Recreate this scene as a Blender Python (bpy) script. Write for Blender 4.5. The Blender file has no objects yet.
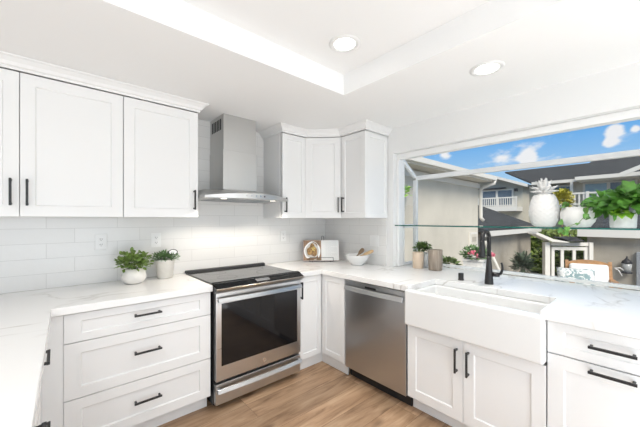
import bpy, bmesh, math, random
from mathutils import Vector, Matrix, noise
random.seed(7)
R = math.radians
S = bpy.context.scene
COL = S.collection

# ------------------------------------------------------------------ camera
cam = bpy.data.cameras.new('camera')
cam.sensor_width = 36.0
cam.lens = 36.0 * 299.86 / 640
cam.shift_y = 6.37 / 640
cam.clip_start = 0.02
cam.clip_end = 400
camo = bpy.data.objects.new('camera', cam)
camo.location = (-2.4953, -2.7303, 1.3581)
camo.rotation_euler = (R(90), 0, R(48.7009 - 90))
COL.objects.link(camo)
S.camera = camo
# ------------------------------------------------------------------ exposure
S.view_settings.view_transform = 'Standard'
S.view_settings.look = 'None'
S.view_settings.gamma = 1
S.view_settings.use_curve_mapping = False
S.view_settings.exposure = -0.06
# ------------------------------------------------------------------ sky
W = bpy.data.worlds.new('sky'); S.world = W
W.use_nodes = True
nt = W.node_tree; nt.nodes.clear()
def wn(t, **k):
    n = nt.nodes.new(t)
    for a, b in k.items(): setattr(n, a, b)
    return n
def wl(a, b): nt.links.new(a, b)
tc = wn('ShaderNodeTexCoord')
sx = wn('ShaderNodeSeparateXYZ'); wl(tc.outputs['Generated'], sx.inputs[0])
gr = wn('ShaderNodeValToRGB'); wl(sx.outputs['Z'], gr.inputs[0])
e = gr.color_ramp.elements
e[0].position = 0.0; e[0].color = (.52, .72, .92, 1)
e[1].position = 0.62; e[1].color = (.60, .64, .70, 1)
m = e.new(.42); m.color = (.45, .60, .84, 1)
m = e.new(.13); m.color = (.37, .63, .92, 1)
m = e.new(.25); m.color = (.115, .42, .90, 1)
mp = wn('ShaderNodeMapping'); mp.inputs['Scale'].default_value = (1, 1, 2.4); wl(tc.outputs['Generated'], mp.inputs[0])
nz = wn('ShaderNodeTexNoise'); nz.inputs['Scale'].default_value = 9.0; nz.inputs['Detail'].default_value = 7; nz.inputs['Roughness'].default_value = .56
wl(mp.outputs[0], nz.inputs['Vector'])
# more cloud low down, less high up
cov = wn('ShaderNodeMapRange'); cov.inputs['From Min'].default_value = .10; cov.inputs['From Max'].default_value = .34
cov.inputs['To Min'].default_value = .03; cov.inputs['To Max'].default_value = -.07; wl(sx.outputs['Z'], cov.inputs['Value'])
ad = wn('ShaderNodeMath', operation='ADD'); wl(nz.outputs['Fac'], ad.inputs[0]); wl(cov.outputs[0], ad.inputs[1])
# a few separate cumulus puffs
def direction(u, v):
    a = R(48.7009); r = (u - 320) / 299.86
    return Vector((math.cos(a) + r * math.sin(a), math.sin(a) - r * math.cos(a), -(v - 219.87) / 299.86)).normalized()
last = ad.outputs[0]
for (u, v, rad, amp) in ((615, 129, .026, .42), (609, 143, .024, .36), (527, 157, .034, .40), (500, 162, .04, .10), (446, 156, .03, .30), (560, 159, .035, .16), (636, 128, .014, .3), (596, 125, .026, .2)):
    ds = wn('ShaderNodeVectorMath', operation='DISTANCE'); wl(tc.outputs['Generated'], ds.inputs[0]); ds.inputs[1].default_value = direction(u, v)
    mr = wn('ShaderNodeMapRange', interpolation_type='SMOOTHSTEP'); mr.inputs['From Min'].default_value = 0; mr.inputs['From Max'].default_value = rad
    mr.inputs['To Min'].default_value = amp; mr.inputs['To Max'].default_value = 0; wl(ds.outputs['Value'], mr.inputs['Value'])
    a2 = wn('ShaderNodeMath', operation='ADD'); wl(last, a2.inputs[0]); wl(mr.outputs[0], a2.inputs[1]); last = a2.outputs[0]
cr = wn('ShaderNodeMapRange', interpolation_type='SMOOTHSTEP'); cr.inputs['From Min'].default_value = .60; cr.inputs['From Max'].default_value = .80
wl(last, cr.inputs['Value'])
mx = wn('ShaderNodeMixRGB'); wl(cr.outputs[0], mx.inputs['Fac']); wl(gr.outputs[0], mx.inputs[1]); mx.inputs[2].default_value = (.93, .94, .97, 1)
bg = wn('ShaderNodeBackground'); bg.inputs['Strength'].default_value = 1.0; wl(mx.outputs[0], bg.inputs['Color'])
wo = wn('ShaderNodeOutputWorld'); wl(bg.outputs[0], wo.inputs[0])
# ------------------------------------------------------------------ sun and large area lights
su = bpy.data.lights.new('sun', 'SUN'); su.energy = 4.2; su.angle = R(28); su.color = (1, .94, .85)
suo = bpy.data.objects.new('sun', su); COL.objects.link(suo)
suo.rotation_euler = Vector((.52, .60, -.72)).to_track_quat('-Z', 'Y').to_euler()
def area(name, loc, aim, sx_, sy_, power, color):
    l = bpy.data.lights.new(name, 'AREA'); l.shape = 'RECTANGLE'; l.size = sx_; l.size_y = sy_; l.energy = power; l.color = color
    o = bpy.data.objects.new(name, l); o.location = loc; o.rotation_euler = (Vector(aim)).to_track_quat('-Z', 'Z').to_euler(); COL.objects.link(o)
area('added_fill_front', (-3.0, -6.62, 1.1), (0, 1, 0.12), 3.6, 2.0, 66, (.88, .95, 1))  # added fill light standing in for daylight from unseen doors behind the camera
area('added_fill_left', (-5.75, -3.2, 1.25), (1, 0.1, 0.12), 2.6, 1.6, 16, (.88, .95, 1))  # added side fill, placed as if a window out of view lit the room

area('added_fill_up', (-2.5, -4.25, .04), (0, 0, 1), 4.4, 2.7, 122, (.86, .94, 1))  # added upward fill to brighten ceiling and base fronts; no real source there

# ------------------------------------------------------------------ materials
MATS = {}
def nodes(name):
    m = bpy.data.materials.new(name); m.use_nodes = True
    MATS[name] = m
    return m, m.node_tree, m.node_tree.nodes['Principled BSDF']
def mat(name, col, rough=.5, metal=0.0, spec=.5, noise_amt=0.0, noise_scale=8.0, bump=0.0, bump_scale=60.0, emit=None, trans=0, coat=0):
    m, t, b = nodes(name)
    b.inputs['Base Color'].default_value = (*col, 1); b.inputs['Roughness'].default_value = rough; b.inputs['Metallic'].default_value = metal
    b.inputs['Specular IOR Level'].default_value = spec
    if coat: b.inputs['Coat Weight'].default_value = coat; b.inputs['Coat Roughness'].default_value = .06
    c = t.nodes.new('ShaderNodeTexCoord')
    if noise_amt:
        n = t.nodes.new('ShaderNodeTexNoise'); n.inputs['Scale'].default_value = noise_scale; n.inputs['Detail'].default_value = 5
        t.links.new(c.outputs['Object'], n.inputs['Vector'])
        r = t.nodes.new('ShaderNodeValToRGB')
        r.color_ramp.elements[0].position = .3; r.color_ramp.elements[1].position = .7
        r.color_ramp.elements[0].color = (*[x * (1 - noise_amt) for x in col], 1); r.color_ramp.elements[1].color = (*[min(1, x * (1 + noise_amt)) for x in col], 1)
        t.links.new(n.outputs['Fac'], r.inputs[0]); t.links.new(r.outputs[0], b.inputs['Base Color'])
    if bump:
        n = t.nodes.new('ShaderNodeTexNoise'); n.inputs['Scale'].default_value = bump_scale; n.inputs['Detail'].default_value = 3
        t.links.new(c.outputs['Object'], n.inputs['Vector'])
        bp = t.nodes.new('ShaderNodeBump'); bp.inputs['Strength'].default_value = bump; bp.inputs['Distance'].default_value = .01
        t.links.new(n.outputs['Fac'], bp.inputs['Height']); t.links.new(bp.outputs[0], b.inputs['Normal'])
    if emit: b.inputs['Emission Color'].default_value = (*col, 1); b.inputs['Emission Strength'].default_value = emit
    return m
WHITE = mat('cabinet_paint', (.82, .82, .815), .38, spec=.4)
PAINT = mat('wall_paint', (.82, .82, .81), .75, spec=.25, bump=.03, bump_scale=220)
CEILP = mat('ceiling_paint', (.87, .87, .865), .85, spec=.2, bump=.03, bump_scale=200)
FRAMEW = mat('window_vinyl', (.86, .86, .85), .4)
CERAM = mat('fireclay', (.80, .80, .79), .16, spec=.5, coat=.4)
BLACKM = mat('matte_black_metal', (.012, .012, .013), .38, metal=.0, spec=.5)
BLACKP = mat('black_plastic', (.015, .015, .016), .45)
BGLASS = mat('black_glass', (.008, .008, .009), .06, spec=.4)
COOKG = mat('cooktop_glass', (.035, .035, .036), .07, spec=.9)
DARK = mat('dark_gap', (.02, .02, .02), .8)
PLATE = mat('outlet_plate', (.80, .80, .79), .3)
LENS = mat('lamp_lens', (1, .98, .94), .5, emit=7.0)
HOODLENS = mat('hood_lamp_lens', (1, .93, .82), .5, emit=1.8)
POTW = mat('white_glazed_pot', (.80, .775, .73), .25, noise_amt=.05, noise_scale=9)
POTM = mat('cream_matte_pot', (.74, .71, .66), .55, noise_amt=.05, noise_scale=20)
POTC = mat('whitewashed_planter', (.74, .74, .73), .7, noise_amt=.08, noise_scale=30, bump=.15, bump_scale=90)
PLASTER = mat('white_bisque', (.74, .73, .71), .55, bump=.05, bump_scale=80)
SOIL = mat('potting_soil', (.05, .035, .025), .95, noise_amt=.4, noise_scale=90)
LEAF1 = mat('boxwood_leaf', (.20, .30, .075), .5, noise_amt=.5, noise_scale=40)
LEAF2 = mat('herb_leaf', (.11, .21, .075), .55, noise_amt=.45, noise_scale=50)
LEAF3 = mat('succulent_leaf', (.15, .22, .07), .5, noise_amt=.45, noise_scale=50)
LEAFB = mat('vine_leaf', (.085, .235, .033), .4, noise_amt=.55, noise_scale=14)
LEAFL = mat('lime_leaf', (.32, .58, .07), .4, noise_amt=.3, noise_scale=20)
LEAFY = mat('yellow_shrub_leaf', (.50, .46, .06), .6, noise_amt=.45, noise_scale=2)
HEDGE = mat('hedge_leaf', (.20, .27, .06), .7, noise_amt=.6, noise_scale=3)
AGAVE = mat('spiky_shrub_leaf', (.10, .135, .09), .6, noise_amt=.4, noise_scale=5)
STEM = mat('green_stem', (.16, .22, .06), .6)
PETAL = mat('pink_petal', (.62, .16, .22), .6, noise_amt=.35, noise_scale=18)
TAN = mat('tan_ceramic', (.68, .55, .42), .55, noise_amt=.03)
RED = mat('orange_oak', (.40, .22, .10), .5, noise_amt=.3, noise_scale=12)
WOODL = mat('light_wood', (.50, .34, .18), .55, noise_amt=.25, noise_scale=30)
WOODD = mat('walnut_wood', (.19, .115, .06), .55, noise_amt=.25, noise_scale=30)
PAPER = mat('paper', (.86, .86, .85), .7)
INK = mat('pale_ink', (.62, .62, .63), .8)
COVER = mat('pink_book_cover', (.70, .52, .50), .6)
FOODB = mat('brown_food', (.30, .17, .06), .6, noise_amt=.7, noise_scale=45)
FOODT = mat('wood_table_print', (.30, .19, .12), .7, noise_amt=.4, noise_scale=20)
STUCCO = mat('pale_stucco', (.62, .58, .50), .9, spec=.1, noise_amt=.10, noise_scale=1.2, bump=.3, bump_scale=25)
STUCCOG = mat('grey_stucco', (.40, .365, .31), .9, spec=.1, noise_amt=.20, noise_scale=.9, bump=.3, bump_scale=20)
SIDING = mat('beige_siding', (.55, .52, .44), .85, spec=.1, noise_amt=.06, noise_scale=1)
TRIMO = mat('exterior_trim', (.72, .70, .65), .7)
SOFF = mat('soffit_board', (.56, .53, .46), .8)
CONC = mat('concrete', (.40, .39, .37), .9, noise_amt=.15, noise_scale=2)
WINDARK = mat('house_window_glass', (.10, .13, .17), .12, spec=.8)
WINBLUE = mat('bluish_window_glass', (.24, .36, .44), .12, spec=.8)
METALG = mat('grey_metal_box', (.30, .32, .34), .5, metal=.3)
LANT = mat('black_lantern_metal', (.02, .02, .025), .5)
LANTG = mat('lantern_glass', (.35, .36, .36), .2)
CUSH = mat('white_cushion', (.80, .80, .80), .9)
BRASS = mat('chrome', (.7, .7, .7), .15, metal=1)

def pillow_mat():
    m, t, b = nodes('botanical_print'); b.inputs['Roughness'].default_value = .9
    c = t.nodes.new('ShaderNodeTexCoord'); v = t.nodes.new('ShaderNodeTexNoise'); v.inputs['Scale'].default_value = 11; v.inputs['Detail'].default_value = 2; v.inputs['Distortion'].default_value = 1.2
    t.links.new(c.outputs['Object'], v.inputs['Vector']); r = t.nodes.new('ShaderNodeValToRGB')
    r.color_ramp.elements[0].position = .44; r.color_ramp.elements[0].color = (.22, .32, .34, 1); r.color_ramp.elements[1].position = .52; r.color_ramp.elements[1].color = (.78, .80, .80, 1)
    t.links.new(v.outputs['Fac'], r.inputs[0]); t.links.new(r.outputs[0], b.inputs['Base Color']); return m
PRINT = pillow_mat()

def steel(name, col, rough, axis):
    m, t, b = nodes(name); b.inputs['Metallic'].default_value = 1.0; b.inputs['Base Color'].default_value = (*col, 1)
    c = t.nodes.new('ShaderNodeTexCoord'); mp = t.nodes.new('ShaderNodeMapping')
    s = [90, 90, 90]; s[axis] = 2; mp.inputs['Scale'].default_value = s
    n = t.nodes.new('ShaderNodeTexNoise'); n.inputs['Scale'].default_value = 1; n.inputs['Detail'].default_value = 2
    t.links.new(c.outputs['Object'], mp.inputs[0]); t.links.new(mp.outputs[0], n.inputs['Vector'])
    r = t.nodes.new('ShaderNodeMapRange'); r.inputs['To Min'].default_value = rough - .012; r.inputs['To Max'].default_value = rough + .012
    t.links.new(n.outputs['Fac'], r.inputs[0]); t.links.new(r.outputs[0], b.inputs['Roughness'])
    return m
STEEL = steel('brushed_steel', (.57, .57, .57), .28, 0)
STEELD = steel('brushed_steel_dishwasher', (.53, .54, .55), .30, 1)
STEELH = steel('brushed_steel_hood', (.58, .58, .57), .40, 2)

def quartz():
    m, t, b = nodes('veined_quartz'); b.inputs['Roughness'].default_value = .18; b.inputs['Specular IOR Level'].default_value = .45
    c = t.nodes.new('ShaderNodeTexCoord'); mp = t.nodes.new('ShaderNodeMapping'); mp.inputs['Rotation'].default_value = (0, .2, .75); mp.inputs['Scale'].default_value = (1, 2.1, 1)
    t.links.new(c.outputs['Object'], mp.inputs[0])
    w = t.nodes.new('ShaderNodeTexNoise'); w.inputs['Scale'].default_value = 1.15; w.inputs['Detail'].default_value = 5; w.inputs['Distortion'].default_value = .5
    t.links.new(mp.outputs[0], w.inputs['Vector'])
    s = t.nodes.new('ShaderNodeMath'); s.operation = 'SUBTRACT'; s.inputs[1].default_value = .5; t.links.new(w.outputs['Fac'], s.inputs[0])
    a = t.nodes.new('ShaderNodeMath'); a.operation = 'ABSOLUTE'; t.links.new(s.outputs[0], a.inputs[0])
    r = t.nodes.new('ShaderNodeValToRGB'); r.color_ramp.elements[0].position = 0; r.color_ramp.elements[0].color = (.50, .475, .445, 1)
    r.color_ramp.elements[1].position = .022; r.color_ramp.elements[1].color = (.83, .825, .815, 1)
    x = r.color_ramp.elements.new(.006); x.color = (.71, .695, .675, 1)
    t.links.new(a.outputs[0], r.inputs[0])
    n = t.nodes.new('ShaderNodeTexNoise'); n.inputs['Scale'].default_value = 2.3; n.inputs['Detail'].default_value = 2; t.links.new(c.outputs['Object'], n.inputs['Vector'])
    mr = t.nodes.new('ShaderNodeMapRange'); mr.inputs['From Min'].default_value = .42; mr.inputs['From Max'].default_value = .62; t.links.new(n.outputs['Fac'], mr.inputs[0])
    mxx = t.nodes.new('ShaderNodeMixRGB'); t.links.new(mr.outputs[0], mxx.inputs[0]); mxx.inputs[1].default_value = (.83, .825, .815, 1); t.links.new(r.outputs[0], mxx.inputs[2])
    t.links.new(mxx.outputs[0], b.inputs['Base Color']); return m
QUARTZ = quartz()

def tile(name, axis):
    m, t, b = nodes(name); b.inputs['Roughness'].default_value = .16; b.inputs['Specular IOR Level'].default_value = .5
    c = t.nodes.new('ShaderNodeNewGeometry'); s = t.nodes.new('ShaderNodeSeparateXYZ'); t.links.new(c.outputs['Position'], s.inputs[0])
    cb = t.nodes.new('ShaderNodeCombineXYZ'); t.links.new(s.outputs['XY'[axis]], cb.inputs[0])
    sub = t.nodes.new('ShaderNodeMath'); sub.operation = 'SUBTRACT'; sub.inputs[1].default_value = .895; t.links.new(s.outputs['Z'], sub.inputs[0]); t.links.new(sub.outputs[0], cb.inputs[1])
    k = t.nodes.new('ShaderNodeTexBrick'); t.links.new(cb.outputs[0], k.inputs['Vector'])
    k.offset = .37; k.offset_frequency = 2; k.squash = 1
    k.inputs['Scale'].default_value = 1; k.inputs['Brick Width'].default_value = .40; k.inputs['Row Height'].default_value = .101; k.inputs['Mortar Size'].default_value = .0016; k.inputs['Mortar Smooth'].default_value = .3; k.inputs['Bias'].default_value = 0
    k.inputs['Color1'].default_value = (.75, .745, .73, 1); k.inputs['Color2'].default_value = (.775, .77, .755, 1); k.inputs['Mortar'].default_value = (.62, .615, .60, 1)
    t.links.new(k.outputs['Color'], b.inputs['Base Color'])
    n = t.nodes.new('ShaderNodeTexNoise'); n.inputs['Scale'].default_value = 14; n.inputs['Detail'].default_value = 2; t.links.new(c.outputs['Position'], n.inputs['Vector'])
    mu = t.nodes.new('ShaderNodeMath'); mu.operation = 'MULTIPLY_ADD'; mu.inputs[1].default_value = -1.0
    t.links.new(k.outputs['Fac'], mu.inputs[0]); t.links.new(n.outputs['Fac'], mu.inputs[2])
    bp = t.nodes.new('ShaderNodeBump'); bp.inputs['Strength'].default_value = .35; bp.inputs['Distance'].default_value = .004; t.links.new(mu.outputs[0], bp.inputs['Height']); t.links.new(bp.outputs[0], b.inputs['Normal'])
    return m
TILEX = tile('subway_tile_back', 0); TILEY = tile('subway_tile_side', 1)

def oak():
    m, t, b = nodes('oak_planks'); b.inputs['Roughness'].default_value = .42; b.inputs['Specular IOR Level'].default_value = .35
    c = t.nodes.new('ShaderNodeNewGeometry')
    rot = t.nodes.new('ShaderNodeMapping'); t.links.new(c.outputs['Position'], rot.inputs[0])
    k = t.nodes.new('ShaderNodeTexBrick'); t.links.new(rot.outputs[0], k.inputs['Vector']); k.offset = .43; k.offset_frequency = 3
    k.inputs['Scale'].default_value = 1; k.inputs['Brick Width'].default_value = 1.45; k.inputs['Row Height'].default_value = .18; k.inputs['Mortar Size'].default_value = .0012; k.inputs['Bias'].default_value = 0
    k.inputs['Color1'].default_value = (.0, .0, .0, 1); k.inputs['Color2'].default_value = (1, 1, 1, 1); k.inputs['Mortar'].default_value = (.3, .3, .3, 1)
    # grain shifted per plank
    vm = t.nodes.new('ShaderNodeVectorMath'); vm.operation = 'MULTIPLY_ADD'; vm.inputs[1].default_value = (0, 0, 7); t.links.new(k.outputs['Color'], vm.inputs[0]); t.links.new(c.outputs['Position'], vm.inputs[2])
    st = t.nodes.new('ShaderNodeMapping'); st.inputs['Scale'].default_value = (1.3, 11, 1); t.links.new(vm.outputs[0], st.inputs[0])
    n = t.nodes.new('ShaderNodeTexNoise'); n.inputs['Scale'].default_value = 1.6; n.inputs['Detail'].default_value = 7; n.inputs['Roughness'].default_value = .62; n.inputs['Distortion'].default_value = .7; t.links.new(st.outputs[0], n.inputs['Vector'])
    r = t.nodes.new('ShaderNodeValToRGB'); e = r.color_ramp.elements
    e[0].position = .28; e[0].color = (.205, .118, .064, 1); e[1].position = .72; e[1].color = (.57, .40, .26, 1); x = e.new(.5); x.color = (.415, .265, .16, 1)
    t.links.new(n.outputs['Fac'], r.inputs[0])
    sp = t.nodes.new('ShaderNodeMapRange'); sp.inputs['To Min'].default_value = .80; sp.inputs['To Max'].default_value = 1.14; t.links.new(k.outputs['Color'], sp.inputs[0])
    mu = t.nodes.new('ShaderNodeVectorMath'); mu.operation = 'SCALE'; t.links.new(r.outputs[0], mu.inputs[0]); t.links.new(sp.outputs[0], mu.inputs['Scale'])
    # knots
    ks = t.nodes.new('ShaderNodeMapping'); ks.inputs['Scale'].default_value = (2.3, 5.5, 1); t.links.new(vm.outputs[0], ks.inputs[0])
    vo = t.nodes.new('ShaderNodeTexVoronoi'); vo.inputs['Scale'].default_value = 1.0; t.links.new(ks.outputs[0], vo.inputs['Vector'])
    kr = t.nodes.new('ShaderNodeMapRange'); kr.interpolation_type = 'SMOOTHSTEP'; kr.inputs['From Min'].default_value = .05; kr.inputs['From Max'].default_value = .22; kr.inputs['To Min'].default_value = .70; kr.inputs['To Max'].default_value = 0; t.links.new(vo.outputs['Distance'], kr.inputs[0])
    mk = t.nodes.new('ShaderNodeMixRGB'); t.links.new(kr.outputs[0], mk.inputs[0]); t.links.new(mu.outputs[0], mk.inputs[1]); mk.inputs[2].default_value = (.10, .052, .027, 1)
    mm = t.nodes.new('ShaderNodeMixRGB'); t.links.new(k.outputs['Fac'], mm.inputs[0]); t.links.new(mk.outputs[0], mm.inputs[1]); mm.inputs[2].default_value = (.14, .08, .045, 1)
    t.links.new(mm.outputs[0], b.inputs['Base Color'])
    bp = t.nodes.new('ShaderNodeBump'); bp.inputs['Strength'].default_value = .15; bp.inputs['Distance'].default_value = .004; t.links.new(n.outputs['Fac'], bp.inputs['Height']); t.links.new(bp.outputs[0], b.inputs['Normal'])
    return m
OAK = oak()

def ribbed_wood():
    m, t, b = nodes('grey_washed_wood'); b.inputs['Roughness'].default_value = .7
    c = t.nodes.new('ShaderNodeTexCoord'); mp = t.nodes.new('ShaderNodeMapping'); mp.inputs['Scale'].default_value = (70, 70, 5); t.links.new(c.outputs['Object'], mp.inputs[0])
    n = t.nodes.new('ShaderNodeTexNoise'); n.inputs['Scale'].default_value = 1; n.inputs['Detail'].default_value = 3; t.links.new(mp.outputs[0], n.inputs['Vector'])
    r = t.nodes.new('ShaderNodeValToRGB'); r.color_ramp.elements[0].position = .3; r.color_ramp.elements[0].color = (.25, .20, .155, 1); r.color_ramp.elements[1].position = .7; r.color_ramp.elements[1].color = (.42, .355, .29, 1)
    t.links.new(n.outputs['Fac'], r.inputs[0]); t.links.new(r.outputs[0], b.inputs['Base Color']); return m
RIBW = ribbed_wood()

def shingle():
    m, t, b = nodes('grey_shingle'); b.inputs['Roughness'].default_value = .95; b.inputs['Specular IOR Level'].default_value = .1
    c = t.nodes.new('ShaderNodeTexCoord')
    n = t.nodes.new('ShaderNodeTexNoise'); n.inputs['Scale'].default_value = 5; n.inputs['Detail'].default_value = 6; n.inputs['Roughness'].default_value = .7; t.links.new(c.outputs['Object'], n.inputs['Vector'])
    s = t.nodes.new('ShaderNodeSeparateXYZ'); t.links.new(c.outputs['Object'], s.inputs[0])
    w = t.nodes.new('ShaderNodeMath'); w.operation = 'MULTIPLY'; w.inputs[1].default_value = 11; t.links.new(s.outputs['Z'], w.inputs[0])
    f = t.nodes.new('ShaderNodeMath'); f.operation = 'FRACT'; t.links.new(w.outputs[0], f.inputs[0])
    mr = t.nodes.new('ShaderNodeMapRange'); mr.inputs['From Max'].default_value = .25; mr.inputs['To Min'].default_value = .7; mr.inputs['To Max'].default_value = 1; t.links.new(f.outputs[0], mr.inputs[0])
    r = t.nodes.new('ShaderNodeValToRGB'); r.color_ramp.elements[0].position = .3; r.color_ramp.elements[0].color = (.035, .037, .040, 1); r.color_ramp.elements[1].position = .7; r.color_ramp.elements[1].color = (.085, .09, .095, 1)
    t.links.new(n.outputs['Fac'], r.inputs[0])
    mu = t.nodes.new('ShaderNodeVectorMath'); mu.operation = 'SCALE'; t.links.new(r.outputs[0], mu.inputs[0]); t.links.new(mr.outputs[0], mu.inputs['Scale']); t.links.new(mu.outputs[0], b.inputs['Base Color']); return m
SHING = shingle()

def glass(name, tint, refl=1.45, rough=0.0):
    m = bpy.data.materials.new(name); m.use_nodes = True; t = m.node_tree; t.nodes.clear()
    fr = t.nodes.new('ShaderNodeFresnel'); gg = t.nodes.new('ShaderNodeNewGeometry'); mrr = t.nodes.new('ShaderNodeMapRange'); mrr.inputs['To Min'].default_value = refl; mrr.inputs['To Max'].default_value = 1 / refl
    t.links.new(gg.outputs['Backfacing'], mrr.inputs[0]); t.links.new(mrr.outputs[0], fr.inputs['IOR'])
    tr = t.nodes.new('ShaderNodeBsdfTransparent'); tr.inputs[0].default_value = (*tint, 1)
    gl = t.nodes.new('ShaderNodeBsdfGlossy'); gl.inputs['Roughness'].default_value = rough
    mi = t.nodes.new('ShaderNodeMixShader'); o = t.nodes.new('ShaderNodeOutputMaterial')
    t.links.new(fr.outputs[0], mi.inputs[0]); t.links.new(tr.outputs[0], mi.inputs[1]); t.links.new(gl.outputs[0], mi.inputs[2]); t.links.new(mi.outputs[0], o.inputs[0])
    return m
GLASS = glass('window_glass', (.985, .99, .985), 1.38)
SHELFG = glass('shelf_glass', (.93, .975, .96), 1.45)
m_, t_, b_ = nodes('glass_edge'); EDGEG = m_
b_.inputs['Base Color'].default_value = (.015, .12, .10, 1); b_.inputs['Roughness'].default_value = .1

# ------------------------------------------------------------------ mesh helpers
class MB:
    def __init__(s): s.bm = bmesh.new(); s.M = Matrix.Identity(4)
    def at(s, o=(0, 0, 0), a=(1, 0, 0), n=None, rz=None, M=None):
        if M is not None: s.M = M
        elif rz is not None: s.M = Matrix.Translation(o) @ Matrix.Rotation(rz, 4, 'Z')
        else:
            a = Vector(a).normalized()
            n = Vector(n).normalized() if n else Vector((-a.y, a.x, 0))
            z = Vector((0, 0, 1)); s.M = Matrix.Translation(o) @ Matrix((a, n, z)).transposed().to_4x4()
        return s
    def v(s, p): return s.bm.verts.new(s.M @ Vector(p))
    def f(s, vs, mi=0):
        try:
            f = s.bm.faces.new(vs); f.material_index = mi; return f
        except ValueError: return None
    def box(s, x0, x1, y0, y1, z0, z1, mi=0):
        q = [s.v((x, y, z)) for z in (z0, z1) for y in (y0, y1) for x in (x0, x1)]
        fs = [s.f([q[i] for i in ix], mi) for ix in ((0, 2, 3, 1), (4, 5, 7, 6), (0, 1, 5, 4), (2, 6, 7, 3), (0, 4, 6, 2), (1, 3, 7, 5))]
        return fs
    def prism(s, pts, a0, a1, axis='z', mi=0, smooth=False):
        mk = {'z': lambda p, h: (p[0], p[1], h), 'y': lambda p, h: (p[0], h, p[1]), 'x': lambda p, h: (h, p[0], p[1])}[axis]
        A = [s.v(mk(p, a0)) for p in pts]; B = [s.v(mk(p, a1)) for p in pts]
        s.f(A[::-1], mi); s.f(B, mi); n = len(pts)
        for i in range(n):
            f = s.f([A[i], A[(i + 1) % n], B[(i + 1) % n], B[i]], mi)
            if f and smooth: f.smooth = True
    def poly(s, pts, mi=0): return s.f([s.v(p) for p in pts], mi)
    def lathe(s, prof, c=(0, 0, 0), seg=28, mi=0, cap0=True, cap1=True, disp=None, sq=1.0):
        rings = []
        for (r, z) in prof:
            ring = []
            for i in range(seg):
                an = 2 * math.pi * i / seg; rr = r * (disp(an, z) if disp else 1)
                ring.append(s.v((c[0] + rr * math.cos(an), c[1] + rr * math.sin(an) * sq, c[2] + z)))
            rings.append(ring)
        for a, b in zip(rings, rings[1:]):
            for i in range(seg):
                f = s.f([a[i], a[(i + 1) % seg], b[(i + 1) % seg], b[i]], mi)
                if f: f.smooth = True
        if cap0: s.f(rings[0][::-1], mi)
        if cap1: s.f(rings[-1], mi)
    def tube(s, pts, r, seg=10, mi=0, closed=False):
        pts = [Vector(p) for p in pts]; n = len(pts)
        rs = r if isinstance(r, (list, tuple)) else [r] * n
        rings = []; up = None
        for i, p in enumerate(pts):
            if closed: d = pts[(i + 1) % n] - pts[i - 1]
            else: d = pts[min(i + 1, n - 1)] - pts[max(i - 1, 0)]
            d.normalize()
            if up is None: up = Vector((0, 0, 1)) if abs(d.z) < .9 else Vector((1, 0, 0))
            up = (up - d * up.dot(d)); up.normalize(); sd = d.cross(up)
            rings.append([s.v(p + (up * math.cos(2 * math.pi * j / seg) + sd * math.sin(2 * math.pi * j / seg)) * rs[i]) for j in range(seg)])
        for i in range(n if closed else n - 1):
            a, b = rings[i], rings[(i + 1) % n]
            for j in range(seg):
                f = s.f([a[j], b[j], b[(j + 1) % seg], a[(j + 1) % seg]], mi)
                if f: f.smooth = True
        if not closed: s.f(rings[0], mi); s.f(rings[-1][::-1], mi)
    def disc(s, c, n, r, seg=24, mi=0, ry=None, h=.002):
        n = Vector(n).normalized(); up = Vector((0, 0, 1)) if abs(n.z) < .9 else Vector((1, 0, 0)); a = up.cross(n).normalized(); b = n.cross(a); c = Vector(c); ry = ry or r
        A = [s.v(c + a * r * math.cos(2 * math.pi * i / seg) + b * ry * math.sin(2 * math.pi * i / seg)) for i in range(seg)]
        B = [s.v(c + n * h + a * r * math.cos(2 * math.pi * i / seg) + b * ry * math.sin(2 * math.pi * i / seg)) for i in range(seg)]
        s.f(A[::-1], mi); s.f(B, mi)
        for i in range(seg): s.f([A[i], A[(i + 1) % seg], B[(i + 1) % seg], B[i]], mi)
    def shaker(s, x0, x1, z0, z1, t=.02, st=.057, rl=None):
        """front: local x along width, local y = outward, from y=0 (back) to y=t (face); stiles st, rails rl"""
        rl = rl or st
        def ring(dx, dz, y): return [s.v(p) for p in ((x0 + dx, y, z0 + dz), (x1 - dx, y, z0 + dz), (x1 - dx, y, z1 - dz), (x0 + dx, y, z1 - dz))]
        rs = [ring(0, 0, 0), ring(0, 0, t), ring(st, rl, t), ring(st + .004, rl + .004, t - .009)]
        s.f(rs[0]); s.f(rs[-1])
        for p, q in zip(rs, rs[1:]):
            for i in range(4): s.f([p[i], p[(i + 1) % 4], q[(i + 1) % 4], q[i]])
    def leaf(s, p, d, n, L, w, fold=.15, droop=0.15, heart=False, mi=0):
        d = Vector(d).normalized(); n = Vector(n); n = (n - d * n.dot(d)); n = n.normalized() if n.length > 1e-4 else Vector((1, 0, 0)); sd = d.cross(n); p = Vector(p)
        prof = ((0, .0), (.10, .62), (.32, 1.0), (.62, .72), (1, 0)) if heart else ((0, .0), (.25, .8), (.5, 1.0), (.78, .65), (1, 0))
        mid = []; lf = []; rt = []
        for t, ww in prof:
            c = p + d * (L * t) - n * (droop * L * t * t)
            mid.append(s.v(c))
            if 0 < ww:
                k = d * (-.10 * L if heart and t < .2 else 0)
                lf.append(s.v(c + k + sd * (w / 2 * ww) + n * (fold * w * ww))); rt.append(s.v(c + k - sd * (w / 2 * ww) + n * (fold * w * ww)))
        for side, q in ((1, lf), (-1, rt)):
            a = [mid[0]] + q + [mid[-1]]
            for i in range(len(a) - 1):
                ids = [mid[i], mid[i + 1], a[i + 1], a[i]]
                u = []
                for x in ids:
                    if x not in u: u.append(x)
                if side < 0: u = u[::-1]
                if len(u) >= 3:
                    f = s.f(u, mi)
                    if f: f.smooth = True

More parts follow.
